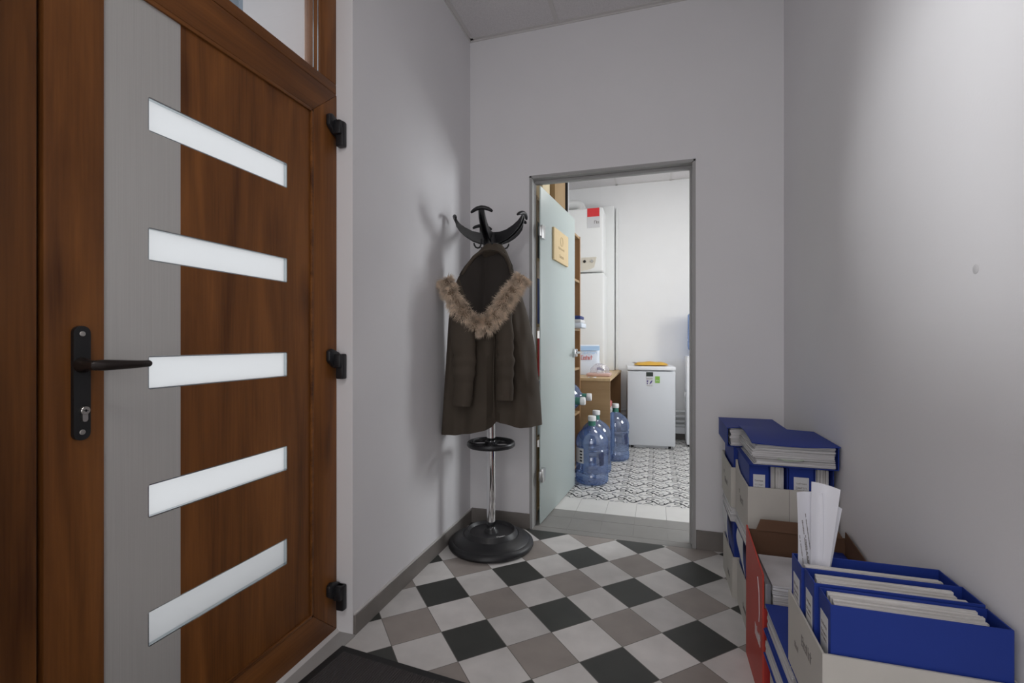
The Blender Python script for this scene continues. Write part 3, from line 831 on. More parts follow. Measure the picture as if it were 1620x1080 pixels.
# ------------------------------------------------------------------ parka on the stand
pk = Th('parka', 'dark olive hooded parka with fur-trimmed hood hanging on the coat stand', 'coat', (CX, CY, .60))
def px(x, y, n=0.0):
    """point of the coat: x,y measured across the garment front; n = how far it bulges towards the room"""
    d = 2.50
    return V(CX, CY, 0) + U * ((x - 777) / 751 * d) + NV * (.055 + n) + V(0, 0, CAMZ + (540 - y) / 751 * d)
prof = [(386, 770, 794, .030), (392, 763, 800, .045), (402, 753, 805, .055), (418, 741, 811, .065), (438, 726, 817, .075), (456, 718, 822, .085), (475, 715, 829, .095), (505, 711, 838, .100), (535, 709, 845, .104),
        (570, 707, 850, .106), (605, 705, 854, .108), (640, 703, 857, .110), (672, 700, 859, .112)]
def prof_at(y):
    for a, b in zip(prof, prof[1:]):
        if y <= b[0]:
            s = (y - a[0]) / (b[0] - a[0]); return [p + (q - p) * s for p, q in zip(a, b)]
    return prof[-1]
def hem(x):
    if x < 781: s = (x - 698) / 83; return 685 - 2 * s - 19 * max(0, s - .3) ** 1.3
    return 662.5 + 9 * min(1, (x - 784) / 40)
vL = [(733, 436), (737, 450), (743, 468), (752, 488), (762, 505), (767, 512)]
vR = [(809, 434), (806, 446), (798, 462), (788, 480), (776, 500), (767, 512)]
topL = [(733, 436), (741, 422), (752, 408), (766, 398), (777, 397)]
topR = [(809, 434), (807, 420), (801, 407), (790, 399), (777, 397)]
def cavity(x, y):
    L_ = topL[::-1] + vL[1:]; R_ = topR[::-1] + vR[1:]
    def at(P):
        for a, b in zip(P, P[1:]):
            if a[1] <= y <= b[1]: return a[0] + (b[0] - a[0]) * (y - a[1]) / max(1e-6, b[1] - a[1])
        return 770
    l, r = at(L_), at(R_)
    if r - l < 2: return 0
    k = (min(x - l, r - x) + 3.0) / 4.0
    return max(0, min(1, k)) * max(0, min(1, (y - 401) / 12))
def coat_pt(u, v):
    th_ = 2 * math.pi * u; ca, sa = math.cos(th_), math.sin(th_)
    y = 386 + v * (672 - 386)
    yy, l, r, dp = prof_at(y)
    # superellipse section, front half (sa<0 is front)
    e = .8
    cx_ = math.copysign(abs(ca) ** e, ca); sx_ = math.copysign(abs(sa) ** e, sa)
    x = (l + r) / 2 + cx_ * (r - l) / 2
    n = -sx_ * dp * (.72 if sa > 0 else 1.0)
    fold = max(0, v - .25) * 1.3
    n += fold * (.018 * math.sin(x * .10 + 1.6 * math.sin(y * .010)) + .006 * math.sin(x * .27 + y * .02)) * (1 if sa < 0 else .5)
    if sa < .1:
        n += .016 * math.exp(-((x - (812 + (y - 470) * .10)) / 4.5) ** 2) * max(0, 1 - abs(y - 520) / 75)
        n += .012 * math.exp(-((x - (826 + (y - 560) * .12)) / 5) ** 2) * max(0, 1 - abs(y - 580) / 90)
        n += .010 * math.exp(-((x - (716 - (y - 560) * .03)) / 4) ** 2) * max(0, 1 - abs(y - 580) / 100)
        n += .010 * mnoise.noise(V(x * .045 + 3, y * .022, 1.7)) + .004 * mnoise.noise(V(x * .11, y * .05 - x * .04, 4.1))
    if sa < 0 and 396 < y < 514: n -= .095 * cavity(x, y)
    n += .010 * fold * mnoise.noise(V(x * .05, y * .03, sa))
    if sa < -.2: n -= .028 * math.exp(-((x - 783) / 5.0) ** 2) * min(1, fold * 2)       # front opening fold
    if v > .8:
        k = (v - .8) / .2; h_ = hem(x); y = y + (h_ - 672) * k
    return px(x, y, n)
q = MB(); q.sheet(coat_pt, 120, 60, .006, closed_u=True)
body = q.build('body', M['coat'], pk)
# hood mouth: the inside of the hood framed by the fur
def interp(P, s):
    s *= len(P) - 1; i = min(int(s), len(P) - 2); k = s - i
    return (P[i][0] + (P[i + 1][0] - P[i][0]) * k, P[i][1] + (P[i + 1][1] - P[i][1]) * k)
def front_n(x, y):
    yy, l, r, dp = prof_at(y); c_ = ((x - (l + r) / 2) / ((r - l) / 2)); c_ = max(-.98, min(.98, c_)); return dp * (1 - abs(c_) ** 2.2) ** .5
def lin(u, v):
    L_ = interp(topL[::-1] + vL[1:], v); R_ = interp(topR[::-1] + vR[1:], v)
    wd_ = 5 * math.sin(math.pi * v) ** .5 if 0 < v < 1 else 0
    L_ = (L_[0] - wd_, L_[1]); R_ = (R_[0] + wd_, R_[1])
    x = L_[0] + (R_[0] - L_[0]) * u; y = L_[1] + (R_[1] - L_[1]) * u
    w_ = math.sin(math.pi * u)
    dip = .008 - .050 * w_ * math.sin(math.pi * (.15 + .8 * v)) + .006 * math.sin(u * 9 + 1) * math.sin(math.pi * v)
    dip -= .016 * math.exp(-((x - 768) / 5) ** 2) * math.sin(math.pi * min(1, v * 1.1))
    return px(x, y, front_n(x, y) + dip)
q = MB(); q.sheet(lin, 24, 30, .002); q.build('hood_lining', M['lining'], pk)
# seam edges of the hood: rolled cloth above the lining on both sides
for P in (topL, topR):
    q = MB(); q.tube([px(x, y, front_n(x, y) + .010) for x, y in [interp(P, k / 12) for k in range(13)]], [.006 + .004 * math.sin(math.pi * k / 12) for k in range(13)], n=8); q.build('hood_edge', M['coat'], pk)
# fur trim: a soft roll covered with many fine hairs
furpath = [(706, 444), (712, 456), (721, 474), (732, 492), (744, 508), (757, 516), (770, 517), (784, 507), (794, 490), (804, 473), (815, 458), (824, 447), (829, 438)]
fp = [interp(furpath, k / 60) for k in range(61)]
fpts = [px(x, y, front_n(min(max(x, 722), 815), y) + .030) for x, y in fp]
q = MB(); q.tube(fpts, [(.024 + .009 * math.sin(math.pi * k / 60)) * min(1, .25 + .25 * min(k, 60 - k)) for k in range(61)], n=10, mi=1)
rnd = random.Random(3); t = bmesh.new()
for k in range(17000):
    i = rnd.random() * 59.99; j = int(i); fpos = fpts[j].lerp(fpts[j + 1], i - j); d = (fpts[j + 1] - fpts[j]).normalized()
    a = rnd.random() * 2 * math.pi
    x_ = d.cross(NV).normalized(); y_ = NV
    out = (x_ * math.cos(a) + y_ * math.sin(a)).normalized()
    rr = .023 + .009 * math.sin(math.pi * i / 60)
    cl = mnoise.noise(fpos * 42) * 1.5; c2_ = mnoise.noise(fpos * 60 + out * 1.4) * .55
    dirn = (out + d * (cl + rnd.gauss(0, .30)) + V(0, 0, -.32) + x_ * c2_ + V(rnd.gauss(0, .22), rnd.gauss(0, .22), rnd.gauss(0, .22))).normalized()
    p0 = fpos + out * rr * .8; ln = rnd.uniform(.022, .050) * (1 + .35 * c2_)
    p1 = p0 + dirn * ln * .55; p2 = p0 + (dirn + V(0, 0, -.3) + d * cl * .4).normalized() * ln
    s_ = dirn.cross(NV); s_ = s_.normalized() if s_.length > .01 else x_
    w_ = rnd.uniform(.0005, .0011)
    v0, v1, v2, v3, v4 = [t.verts.new(z) for z in (p0 - s_ * w_, p0 + s_ * w_, p1 + s_ * w_ * .8, p1 - s_ * w_ * .8, p2)]
    t.faces.new((v0, v1, v2, v3)); t.faces.new((v3, v2, v4))
q.add(t, 0)
q.build('fur_trim', [M['fur'], M['fur_skin']], pk)
# sleeves hanging in front
def sleeve(path, rad, cuff, name='sleeve'):
    pts = []; rr_ = []
    n_ = 40
    for k in range(n_ + 1):
        x, y = interp([(p[0], p[1]) for p in path], k / n_); nn = interp([(p[2], 0) for p in path], k / n_)[0]
        r_ = interp([(p, 0) for p in rad], k / n_)[0]
        wr = .0045 * math.sin(k * 1.25 + path[0][0]) * math.exp(-((k / n_ - .62) / .20) ** 2) + .0025 * math.sin(k * .55)
        pts.append(px(x, y, nn)); rr_.append(r_ + wr)
    q = MB(); q.tube(pts, rr_, n=20, flat=(1, .62)); so = q.build(name, M['coat'], pk)
    q = MB(); e = pts[-1]; q.tube([e + V(0, 0, .030), e + V(0, 0, .027), e + V(0, 0, .002), e - V(0, 0, .002)], [rr_[-1] + .0005, rr_[-1] + .0015, rr_[-1] + .0015, rr_[-1] - .004], n=20, flat=(1, .62)); q.build('cuff', M['coat'], sub(so, pk))
sleeve([(734, 486, .085), (735, 520, .125), (740, 560, .138), (739, 600, .142), (736, 636, .142)], [.048, .062, .062, .054, .048], 0)
sleeve([(800, 486, .085), (800, 515, .122), (801, 550, .135), (801, 590, .140), (800, 628, .142)], [.034, .042, .045, .044, .042], 0)
# front placket, pocket flap and a snap at the hem
q = MB(); q.tube([px(783.5 + .8 * math.sin(y * .05), y, front_n(783, y) + .004) for y in range(530, 660, 8)], .0035, n=6); q.build('placket', M['coat'], pk)
q = MB(); e = px(707, 657, .035); q.lathe([(0, 0), (.005, 0), (.005, .002), (0, .003)], mtx=Matrix.Translation(e + NV * .008) @ NV.to_track_quat('Z', 'Y').to_matrix().to_4x4(), n=14); q.build('snap', M['plastic_black'], pk)

# ------------------------------------------------------------------ archive trays and binders
def tray(label, x0, x1, y0, y1, z0, z1, group='white cardboard archive trays', rear=.0, marks=(), seed=1, rise=.0):
    t = Th('archive_tray', label, 'cardboard tray', ((x0 + x1) / 2, (y0 + y1) / 2, z0), group)
    k = .004
    q = MB()
    q.box(x0, x1, y0, y1, z0, z0 + k)
    q.box(x0, x1, y0, y0 + k, z0 + k, z1)                               # low front
    for xa, xb in ((x0, x0 + k), (x1 - k, x1)):                          # sides, the top edge curving up at the rear
        prof_ = [(y0 + k, z0 + k), (y1 - k, z0 + k), (y1 - k, z1 + rise)]
        if rise: prof_ += [(y1 - .03, z1 + rise), (y1 - .045, z1 + rise * .62), (y1 - .07, z1 + rise * .3), (y1 - .11, z1 + rise * .08)]
        prof_ += [(y0 + k, z1)]
        q.prism([(xa, a, b) for a, b in prof_], (xb - xa, 0, 0))
    q.box(x0, x1, y1 - k, y1, z0 + k, z1 + rise)
    q.build('shell', M['carton'], t)
    q = MB(); q.box(x0 + k, x0 + k + .0012, y0 + k, y1 - k, z0 + k, z1 - .002); q.box(x1 - k - .0012, x1 - k, y0 + k, y1 - k, z0 + k, z1 - .002); q.box(x0 + k, x1 - k, y1 - k - .0012, y1 - k, z0 + k, z1 - .002)
    q.build('inner_lining', M['carton_in'], t)
    if marks:
        for (yy, zz, wd, ht, n_) in marks:
            q = MB(); scribble(q, (x0 - .0001, yy, zz), (0, -1, .0), (0, 0, 1), (-1, 0, 0), wd, ht, n_, seed, weight=.2)
            q.build('printed_mark', M['print_grey'], t)
    return t

def binder(label, loc, rotz, w_, t_, h_, group=None, lab=True, fill=.82, pages='pages_up', seed=0, far=True):
    """upright folder: covers along local x (0..w), thickness along local y (0..t), spine at x=0"""
    b = Th('ring_binder', label, 'binder', (0, 0, 0), group)
    k = .0028
    q = MB()
    q.box(0, w_, 0, k, 0, h_, bev=.0008, seg=1); q.box(0, w_, t_ - k, t_, 0, h_, bev=.0008, seg=1)
    q.box(0, k, k, t_ - k, 0, h_, bev=.0008, seg=1)
    if far: q.box(w_ - k, w_, k, t_ - k, 0, h_ * 1.0, bev=.0008, seg=1)
    q.build('cover', M['blue'], b)
    rn = random.Random(seed)
    q = MB(); yy = k + .001 if fill > 0 else t_ - k - .001 - (t_ - 2 * k) * abs(fill); fill = abs(fill); nleaf = max(3, int((t_ - 2 * k) * fill / .008))
    for i in range(nleaf):
        th_ = (t_ - 2 * k) * fill / nleaf
        q.box(.012 + rn.uniform(0, .004), w_ - .018 - rn.uniform(0, .012), yy, yy + th_ * .96, .006, h_ - .004 - rn.uniform(0, .006), bev=.0008, seg=1); yy += th_
    q.build('papers', M[pages], b)
    if lab:
        q = MB(); q.box(-.0006, .0, t_ * .2, t_ * .8, h_ * .35, h_ * .86); lo = q.build('label', M['label'], b)
        q = MB()
        for i, z in enumerate((.76, .70, .66)):
            scribble(q, (-.0007, t_ * .72, h_ * z), (0, -1, 0), (0, 0, 1), (-1, 0, 0), t_ * .42, .006, 6, seed + i, th=.0003)
        q.build('label_text', M['print_grey'], sub(lo, b))
    b.o.location = loc; b.o.rotation_euler = (0, 0, rotz)
    return b

# near pile by the right wall -------------------------------------------------
# boxes on the floor carrying it
nb = MB()
PX0, PX1 = .302, .607
tray('white archive tray on the floor under the near pile of flat binders', .318, .606, 1.035, 1.325, 0, .178)
tray('white archive tray on the floor behind the near one and under flat binders', .318, .606, 1.335, 1.555, 0, .178)

def flat_folder(label, x0, x1, y0, y1, z0, z1, seed, open_left=True):
    """a binder lying down; its page edges show on the left side"""
    t = Th('ring_binder', label, 'binder', ((x0 + x1) / 2, (y0 + y1) / 2, z0), 'blue binders lying flat in the near pile')
    k = .003; q = MB()
    q.box(x0, x1, y0, y1, z0, z0 + k, bev=.0008, seg=1); q.box(x0, x1, y0, y1, z1 - k, z1, bev=.0008, seg=1); q.box(x1 - k, x1, y0, y1, z0 + k, z1 - k)
    q.build('cover', M['blue'], t)
    rn = random.Random(seed); q = MB(); z = z0 + k + .0004; n_ = 7; th_ = (z1 - z0 - 2 * k - .002) / n_
    for i in range(n_):
        q.box(x0 + .003 + rn.uniform(0, .006), x1 - .012, y0 + .004 + rn.uniform(0, .004), y1 - .004 - rn.uniform(0, .004), z, z + th_ * .97, bev=.0006, seg=1); z += th_
    q.build('papers', M['pages_flat'], t)
    return t
zz = .180
for yy0, yy1, nm in ((1.000, 1.275, 'front'), (1.280, 1.560, 'back')):
    for i in range(2):
        z0 = .180 + i * .0735
        words_ = {('front', 0): 'blue binder lying flat, lower one under the near white tray', ('front', 1): 'blue binder lying flat directly under the near white tray of binders',
                  ('back', 0): 'blue binder lying flat, lower one in front of the red box', ('back', 1): 'blue binder lying flat with bare cover showing in front of the red box'}[(nm, i)]
        flat_folder(words_, .301 + .004 * i, .607, yy0, yy1, z0, z0 + .0728, 11 + i + (yy0 > 1.2) * 5)
ZB = .3275
tA = tray('white cardboard tray holding three upright blue binders nearest the camera', .306, .611, 1.052, 1.302, ZB, .497, marks=((1.19, .43, .07, .022, 8), (1.245, .395, .03, .012, 5)), seed=6)
bz = ZB + .0045
binder('nearest blue binder, upright in the near tray with spine label', (.322, 1.060, bz), 0, .282, .072, .258, 'upright blue binders in the near tray', True, -.74, seed=21)
binder('middle one of three upright blue binders in the near tray', (.316, 1.137, bz), 0, .288, .072, .262, 'upright blue binders in the near tray', True, .80, seed=22)
binder('rear one of three upright blue binders, loose white sheets sticking out of it', (.312, 1.214, bz), 0, .292, .080, .258, 'upright blue binders in the near tray', True, .50, seed=23)
# loose sheets standing in the rear binder
ls = Th('paper_sheets', 'curled white sheets with lines of print standing in the rear near binder', 'papers', (.36, 1.262, .40))
def sheet_pts(base, x0, x1, z0, z1, lean, curl, tilt=0.0):
    def f_(u, v):
        x = x0 + (x1 - x0) * u + tilt * v * (u - .3); y = base + lean * v + curl * (math.sin(math.pi * u * .9) - .3) ; z = z0 + (z1 - z0) * v
        return (x, y, z)
    return f_
def s1(u, v):
    return (.3168 - .008 * v ** 3 + (.050 + .004 * v) * u, 1.277 - .032 * v + .014 * (math.sin(math.pi * u * .9) - .3), .45 + .302 * v)
q = MB(); q.sheet(s1, 14, 10, .0012); pp = q.build('front_sheet', M['paper'], ls)
q = MB()
def tri_sheet(u, v):
    return (.3440 - .006 * v + (.024 + .032 * v) * u, 1.272 - .034 * v + .012 * math.sin(math.pi * u) - .006 * u, .45 + (.330 - .012 * u) * v)
q.sheet(tri_sheet, 14, 10, .0012); q.build('folded_sheet', M['paper'], ls)
q = MB()
q.sheet(lambda u, v: (.346 + .010 * v + (.024 + .026 * v) * u, 1.281 - .020 * v + .006 * math.sin(math.pi * u), .45 + (.295 - .028 * u) * v), 10, 10, .0012)
q.build('rear_sheet', M['paper'], ls)
q = MB()
for (x0, z0, x1, z1, n_, ht, sd) in ((.3175, .650, .334, .548, 34, .0020, 1), (.3235, .685, .344, .552, 34, .0028, 2), (.332, .648, .3445, .560, 26, .0024, 3), (.3305, .700, .3440, .610, 28, .0020, 4)):
    a_ = V(x0, 0, z0); b_ = V(x1, 0, z1); d_ = (b_ - a_)
    for i in range(n_):
        if random.random() < .12: continue
        m_ = a_ + d_ * (i + .5) / n_
        vv = (m_.z - .45) / .302; uu = (m_.x - .3168 + .008 * vv ** 3) / (.050 + .004 * vv)
        pt = Vector(s1(uu, vv)); pt.y -= .0020
        dd = d_.normalized()
        q.obox(pt, dd, V(0, 1, 0), dd.cross(V(0, 1, 0)), d_.length / n_ * .36, .0003, ht * random.uniform(.3, .5))
q.build('printed_lines', M['print_grey'], sub(pp, ls))

# red box ----------------------------------------------------------------------
rb = Th('red_box', 'open red cardboard box with brown inside, standing on the floor between stacks', 'cardboard box', (.45, 1.72, 0))
RX0, RX1, RY0, RY1 = .302, .606, 1.578, 1.850; k = .005
q = MB()
q.prism([(RX0, RY0, .0), (RX0, RY1, 0), (RX0, RY1, .452), (RX0, RY1 - .03, .445), (RX0, RY0, .402)], (k, 0, 0))
so = q.build('side_panel', M['red'], rb)
q = MB(); q.box(RX0 + k, RX1 - k, RY0, RY0 + k, .0, .30); q.build('front_panel', M['red_dark'], rb)
q = MB(); q.box(RX0 + k, RX1, RY1 - k, RY1, 0, .440); q.box(RX0 + k, RX0 + k + .002, RY0 + k, RY1 - k, .004, .38); q.box(RX0 + k, RX1 - k, RY0 + k, RY1 - k, .0, .005)
q.box(RX1 - k, RX1, RY0, RY1 - k, 0, .300)
q.build('inner_walls', M['kraft'], rb)
q = MB(); q.prism([(RX1 - .004, 1.600, .302), (RX1 - .004, RY1 - .006, .302), (RX1 - .004, RY1 - .006, .462), (RX1 - .004, 1.67, .436)], (.003, 0, 0)); q.build('side_flap', M['kraft'], rb)
q = MB(); q.prism([(RX0 + .03, RY1 - .007, .44), (RX1 - .01, RY1 - .007, .44), (RX1 - .025, RY1 + .020, .470), (RX0 + .050, RY1 + .020, .470)], (0, -.003, 0)); q.build('back_flap', M['kraft'], rb)
q = MB()
scribble(q, (RX0 - .0001, 1.69, .165), (0, -1, .0), (0, 0, 1), (-1, 0, 0), .085, .035, 7, 2, weight=.25)
for a_, b_ in (((1.645, .365), (1.622, .325)), ((1.622, .325), (1.618, .26)), ((1.618, .26), (1.625, .235))):
    p0, p1 = V(RX0 - .0005, *a_), V(RX0 - .0005, *b_); q.tube([p0, p1], .0012, 6)
q.build('printed_mark', M['label'], sub(so, rb))
# contents of the red box
q = MB(); rn = random.Random(4); z = .0055
for i in range(26):
    q.box(RX0 + .030 + rn.uniform(0, .006), RX0 + .210 + rn.uniform(0, .006), RY0 + .012 + rn.uniform(0, .008), RY1 - .03 + rn.uniform(0, .008), z, z + .0135, bev=.001, seg=1); z += .0138
tag(recentre(q.build('paper_stack', M['pages_flat'])), 'stack of white papers inside the red cardboard box', 'papers')
q = MB(); q.tube([(RX0 + .0135, 1.600, .02), (RX0 + .0135, 1.62, .36)], .0)
q.bm.free(); q = MB(); q.box(RX0 + .008, RX0 + .026, RY0 + .008, RY0 + .150, .006, .372, bev=.004)
tag(recentre(q.build('document_sleeve', mat('grey_sleeve', (.20, .20, .22), .3))), 'thin grey document sleeve upright inside the red box', 'document sleeve')
q = MB(); q.box(RX0 + .216, RX1 - .012, RY1 - .09, RY1 - .012, .006, .395, bev=.003)
tag(recentre(q.build('document_folder', M['blue'])), 'blue document folder upright at the back inside the red box', 'document folder')

# far stack in the corner --------------------------------------------------------
FX0, FX1 = .320, .606
def fix_sides(): pass
tray('lower front white tray of the corner stack, on the floor', FX0 + .006, FX1, 1.930, 2.205, 0, .175, seed=9, marks=((2.06, .05, .06, .02, 6),))
tray('lower rear white tray of the corner stack, on the floor near the back wall', FX0 - .010, FX1, 2.225, 2.520, 0, .175, seed=4, marks=((2.36, .05, .06, .02, 6),))
for nm, y0, n_ in (('front', 1.936, 1), ('rear', 2.231, 2)):
    xo = FX0 + (.012 if nm == 'front' else -.004)
    xs = xo
    for i in range(3):
        w_ = .085
        lab = {('front', 0): 'left blue binder standing in the lower front tray of the corner stack', ('front', 1): 'middle blue binder standing in the lower front tray of the corner stack', ('front', 2): 'right blue binder standing in the lower front tray of the corner stack',
               ('rear', 0): 'left blue binder standing in the lower rear tray of the corner stack', ('rear', 1): 'middle blue binder standing in the lower rear tray of the corner stack', ('rear', 2): 'right blue binder standing in the lower rear tray of the corner stack'}[(nm, i)]
        # spine towards the front: local x runs along +y
        binder(lab, (xs + w_, y0, .0045), R(90), .262, w_ - .002, .318, 'blue binders in the lower trays of the corner stack', i == 9, .8, 'pages_up', 31 + i)
        xs += w_ + .002
    # white papers lying across the binder tops
    q = MB(); rn = random.Random(5 + n_); z = .3228
    for i in range(5):
        q.box(xo - .010 + rn.uniform(-.004, .004), FX1 - .02 + rn.uniform(-.004, .0), y0 + rn.uniform(0, .01), y0 + .268 + rn.uniform(-.008, 0), z, z + .0130, bev=.002, seg=1); z += .0132
    ps = Th('paper_stack', {'front': 'white papers pressed between the front upper and lower trays of the corner stack', 'rear': 'white papers pressed between the rear upper and lower trays of the corner stack'}[nm], 'papers', (.46, y0 + .13, .3228))
    q.build('sheets', M['pages_flat'], ps)
    q = MB(); yc = y0 + .05
    q.sheet(lambda u, v: (xo - .0125 - .004 * math.sin(math.pi * v) - .001 * n_, yc + .03 + .13 * u - .05 * v * (1 - u), .330 - (.115 - .05 * u) * v), 8, 8, .0008)
    q.build('hanging_sheet', M['label'], ps)
ZU = .3895
tray('upper front white tray of the corner stack, full of blue binders', FX0, FX1, 1.925, 2.205, ZU, .566, seed=7, rise=.035, marks=((2.09, .462, .075, .022, 6), (2.115, .490, .015, .014, 1)))
tray('upper rear white tray of the corner stack by the back wall', FX0 - .016, FX1, 2.222, 2.520, ZU, .560, seed=8, rise=.012, marks=((2.41, .452, .085, .022, 6), (2.44, .485, .015, .014, 1)))
q = MB(); q.box(.455, .4562, 1.9242, 1.9250, ZU + .03, .565); 
tag(recentre(q.build('carton_seam', M['print_grey'])), 'thin dark seam down the front of the upper front tray', 'seam'); seam = bpy.data.objects['carton_seam']
tu = [o for o in bpy.data.objects if o.get('label', '').startswith('upper front white tray')][0]
seam.parent = tu; seam.location = seam.location - tu.location
for kx in ('label', 'category'): del seam[kx]
x = FX0 + .006
zz = ZU + .0045
for i, (w_, spine, lab) in enumerate(((.068, True, 'leftmost blue binder of the upper front tray, narrow label on its spine'), (.062, False, 'second blue binder from the left in the upper front tray, paper edges facing out'),
                                     (.082, True, 'wide-labelled blue binder in the middle of the upper front tray'), (.062, False, 'rightmost blue binder of the upper front tray, paper edges facing out'))):
    if spine:
        binder(lab, (x + w_ - .001, 1.937, zz), R(90), .255, w_ - .002, .252, 'blue binders in the upper front tray', True, .8, 'pages_up', 41 + i)
    else:
        b = binder(lab, (x + .001, 2.192, zz), R(-90), .255, w_ - .002, .250, 'blue binders in the upper front tray', False, .86, 'pages_up', 41 + i, far=False)
    x += w_
for i in range(3):
    binder(('left', 'middle', 'right')[i] + ' blue binder inside the upper rear tray by the back wall', (FX0 - .008 + .086 * (i + 1), 2.230, zz), R(90), .27, .082, .252, 'blue binders in the upper rear tray', False, .8, 'pages_up', 51 + i)
# binder lying on top with thick papers and a lifted cover
zt = zz + .2545
tb = Th('ring_binder', 'thick blue binder lying open on top of the front corner stack', 'binder', (.455, 2.06, zt))
q = MB(); q.box(.322, .607, 1.912, 2.200, zt, zt + .003, bev=.0008, seg=1); q.box(.604, .607, 1.912, 2.200, zt + .003, zt + .082)
q.build('cover', M['blue'], tb)
rn = random.Random(9); q = MB(); z = zt + .0035
for i in range(22):
    dx = rn.uniform(-.006, .006) + .012 * math.sin(i * .4)
    q.box(.338 + dx * .7, .598 + min(0, dx * .4), 1.914 + rn.uniform(0, .010), 2.196 + rn.uniform(-.008, 0), z, z + .0033, bev=.0008, seg=1); z += .00335
q.build('papers', M['pages_flat'], tb)
def lid(u, v):
    x = .330 + .280 * u; y = 1.903 + .300 * v
    z = zt + .085 + .010 * math.sin(math.pi * v) * (1 - u) - .006 * (1 - v) * math.sin(math.pi * u) + .012 * (1 - u) * v
    return (x, y, z)
q = MB(); q.sheet(lid, 12, 12, .0028); q.build('lifted_cover', M['blue'], tb)
q = MB(); q.sheet(lambda u, v: (.414 + .085 * u, 1.9075 + .03 * v, zt + .030 - .006 * math.sin(math.pi * u) + .004 * v), 8, 3, .0006); q.build('green_slip', mat('pale_green_slip', (.50, .56, .47), .7), tb)
tb2 = Th('ring_binder', 'blue binder lying flat on the rear corner stack by the back wall', 'binder', (.42, 2.38, zt))
q = MB(); q.box(.290, .520, 2.225, 2.520, zt, zt + .003, bev=.0008, seg=1); q.box(.290, .293, 2.225, 2.52, zt + .003, zt + .08); 
q.sheet(lambda u, v: (.288 + .236 * u, 2.218 + .302 * v, zt + .0815 + .008 * math.sin(math.pi * u) * (1 - v)), 10, 8, .0028)
q.build('cover', M['blue'], tb2)
q = MB(); z = zt + .0035
for i in range(12): q.box(.300 + rn.uniform(0, .006), .514 - rn.uniform(0, .006), 2.230 + rn.uniform(0, .006), 2.514, z, z + .0060, bev=.0008, seg=1); z += .0062
q.build('papers', M['pages_flat'], tb2)

# ------------------------------------------------------------------ back room furniture
sx0, sx1, sy0, sy1 = -.995, -.668, 2.835, 4.10
sh = Th('shelving_unit', 'tall open beech shelving unit behind the frosted glass door', 'shelving', ((sx0 + sx1) / 2, (sy0 + sy1) / 2, 0))
for y0 in (sy0, sy1 - .02):
    q = MB(); q.box(sx0, sx1, y0, y0 + .02, 0, 2.0, bev=.001, seg=1); q.build('side_panel', M['beech'], sh)
boards = [.05, .485, .86, 1.19, 1.60, 1.978]
for z in boards:
    q = MB(); q.box(sx0, sx1 - .004, sy0 + .02, sy1 - .02, z, z + .02, bev=.001, seg=1); q.build('shelf', M['oak'], sh)

sh.o.rotation_euler = (0, 0, R(-3.4))

def bottle_parts(t, with_label=False, mtx=None):
    """19-litre water bottle at the thing's origin, upright"""
    Mx = mtx
    body_prof = [(0, .012), (.06, .010), (.110, .004), (.126, .010), (.133, .028), (.133, .070), (.129, .080), (.126, .088), (.130, .098), (.130, .200), (.126, .212), (.126, .236), (.130, .248), (.1305, .262), (.124, .270), (.124, .278), (.1315, .290), (.1325, .320), (.128, .345), (.112, .378), (.085, .405), (.055, .425), (.034, .437), (.028, .448), (.028, .452), (0, .452)]
    q = MB(); q.lathe(body_prof, n=48); q.build('body', M['bottle'], t, world=False)
    q = MB(); q.lathe([(.0285, .440), (.0315, .442), (.0315, .452), (.030, .456), (.030, .484), (0, .484)], n=32); q.build('neck', M['green_neck'], t, world=False)
    q = MB(); q.lathe([(.0, .480), (.032, .480), (.0335, .484), (.0335, .512), (.031, .517), (0, .517)], n=32); q.build('cap', M['cap'], t, world=False)
    # hand grip on one side: raised block, recess shade put into its dark colour
    q = MB(); q.obox(V(.110, 0, .205), V(0, 1, 0), V(0, 0, 1), V(1, 0, 0), .028, .058, .0228, bev=.016); q.build('grip', M['bottle_dark'], t, world=False)
    if with_label:
        q = MB()
        q.grid(lambda u, v: (.1312 * math.cos(R(-28 + 56 * u)), .1312 * math.sin(R(-28 + 56 * u)), .10 + .115 * v), 12, 2); lo = q.build('label', M['label'], t, world=False)
        q = MB()
        for j in range(4):
            q.grid(lambda u, v: (.1317 * math.cos(R(4 + 12 * u)), .1317 * math.sin(R(4 + 12 * u)), .112 + .024 * j + .014 * v), 4, 1)
        q.build('label_text', M['print_black'], {'_ob': lo, '_loc': V(0, 0, 0)}, world=False)
def bottle(label, loc, rot=(0, 0, 0), with_label=False, group='blue water bottles on the patterned floor'):
    t = Th('water_bottle', label, 'water bottle', (0, 0, 0), group); bottle_parts(t, with_label); t.o.location = loc; t.o.scale = (.95, .95, 1); t.o.rotation_euler = rot; return t
def copy_tree(o, parent=None):
    c_ = o.copy(); COL.objects.link(c_)
    if parent is not None: c_.parent = parent
    for ch in list(o.children): copy_tree(ch, c_)
    return c_
def dup_bottle(src, label, loc, rot=(0, 0, 0), group=None):
    c_ = copy_tree(src.o); c_['label'] = label; c_.location = loc; c_.rotation_euler = rot
    if group: c_['group'] = group
    return c_
b0 = bottle('nearest blue water bottle on the floor beside the open glass door', (-.487, 3.745, 0), (0, 0, R(-46)))
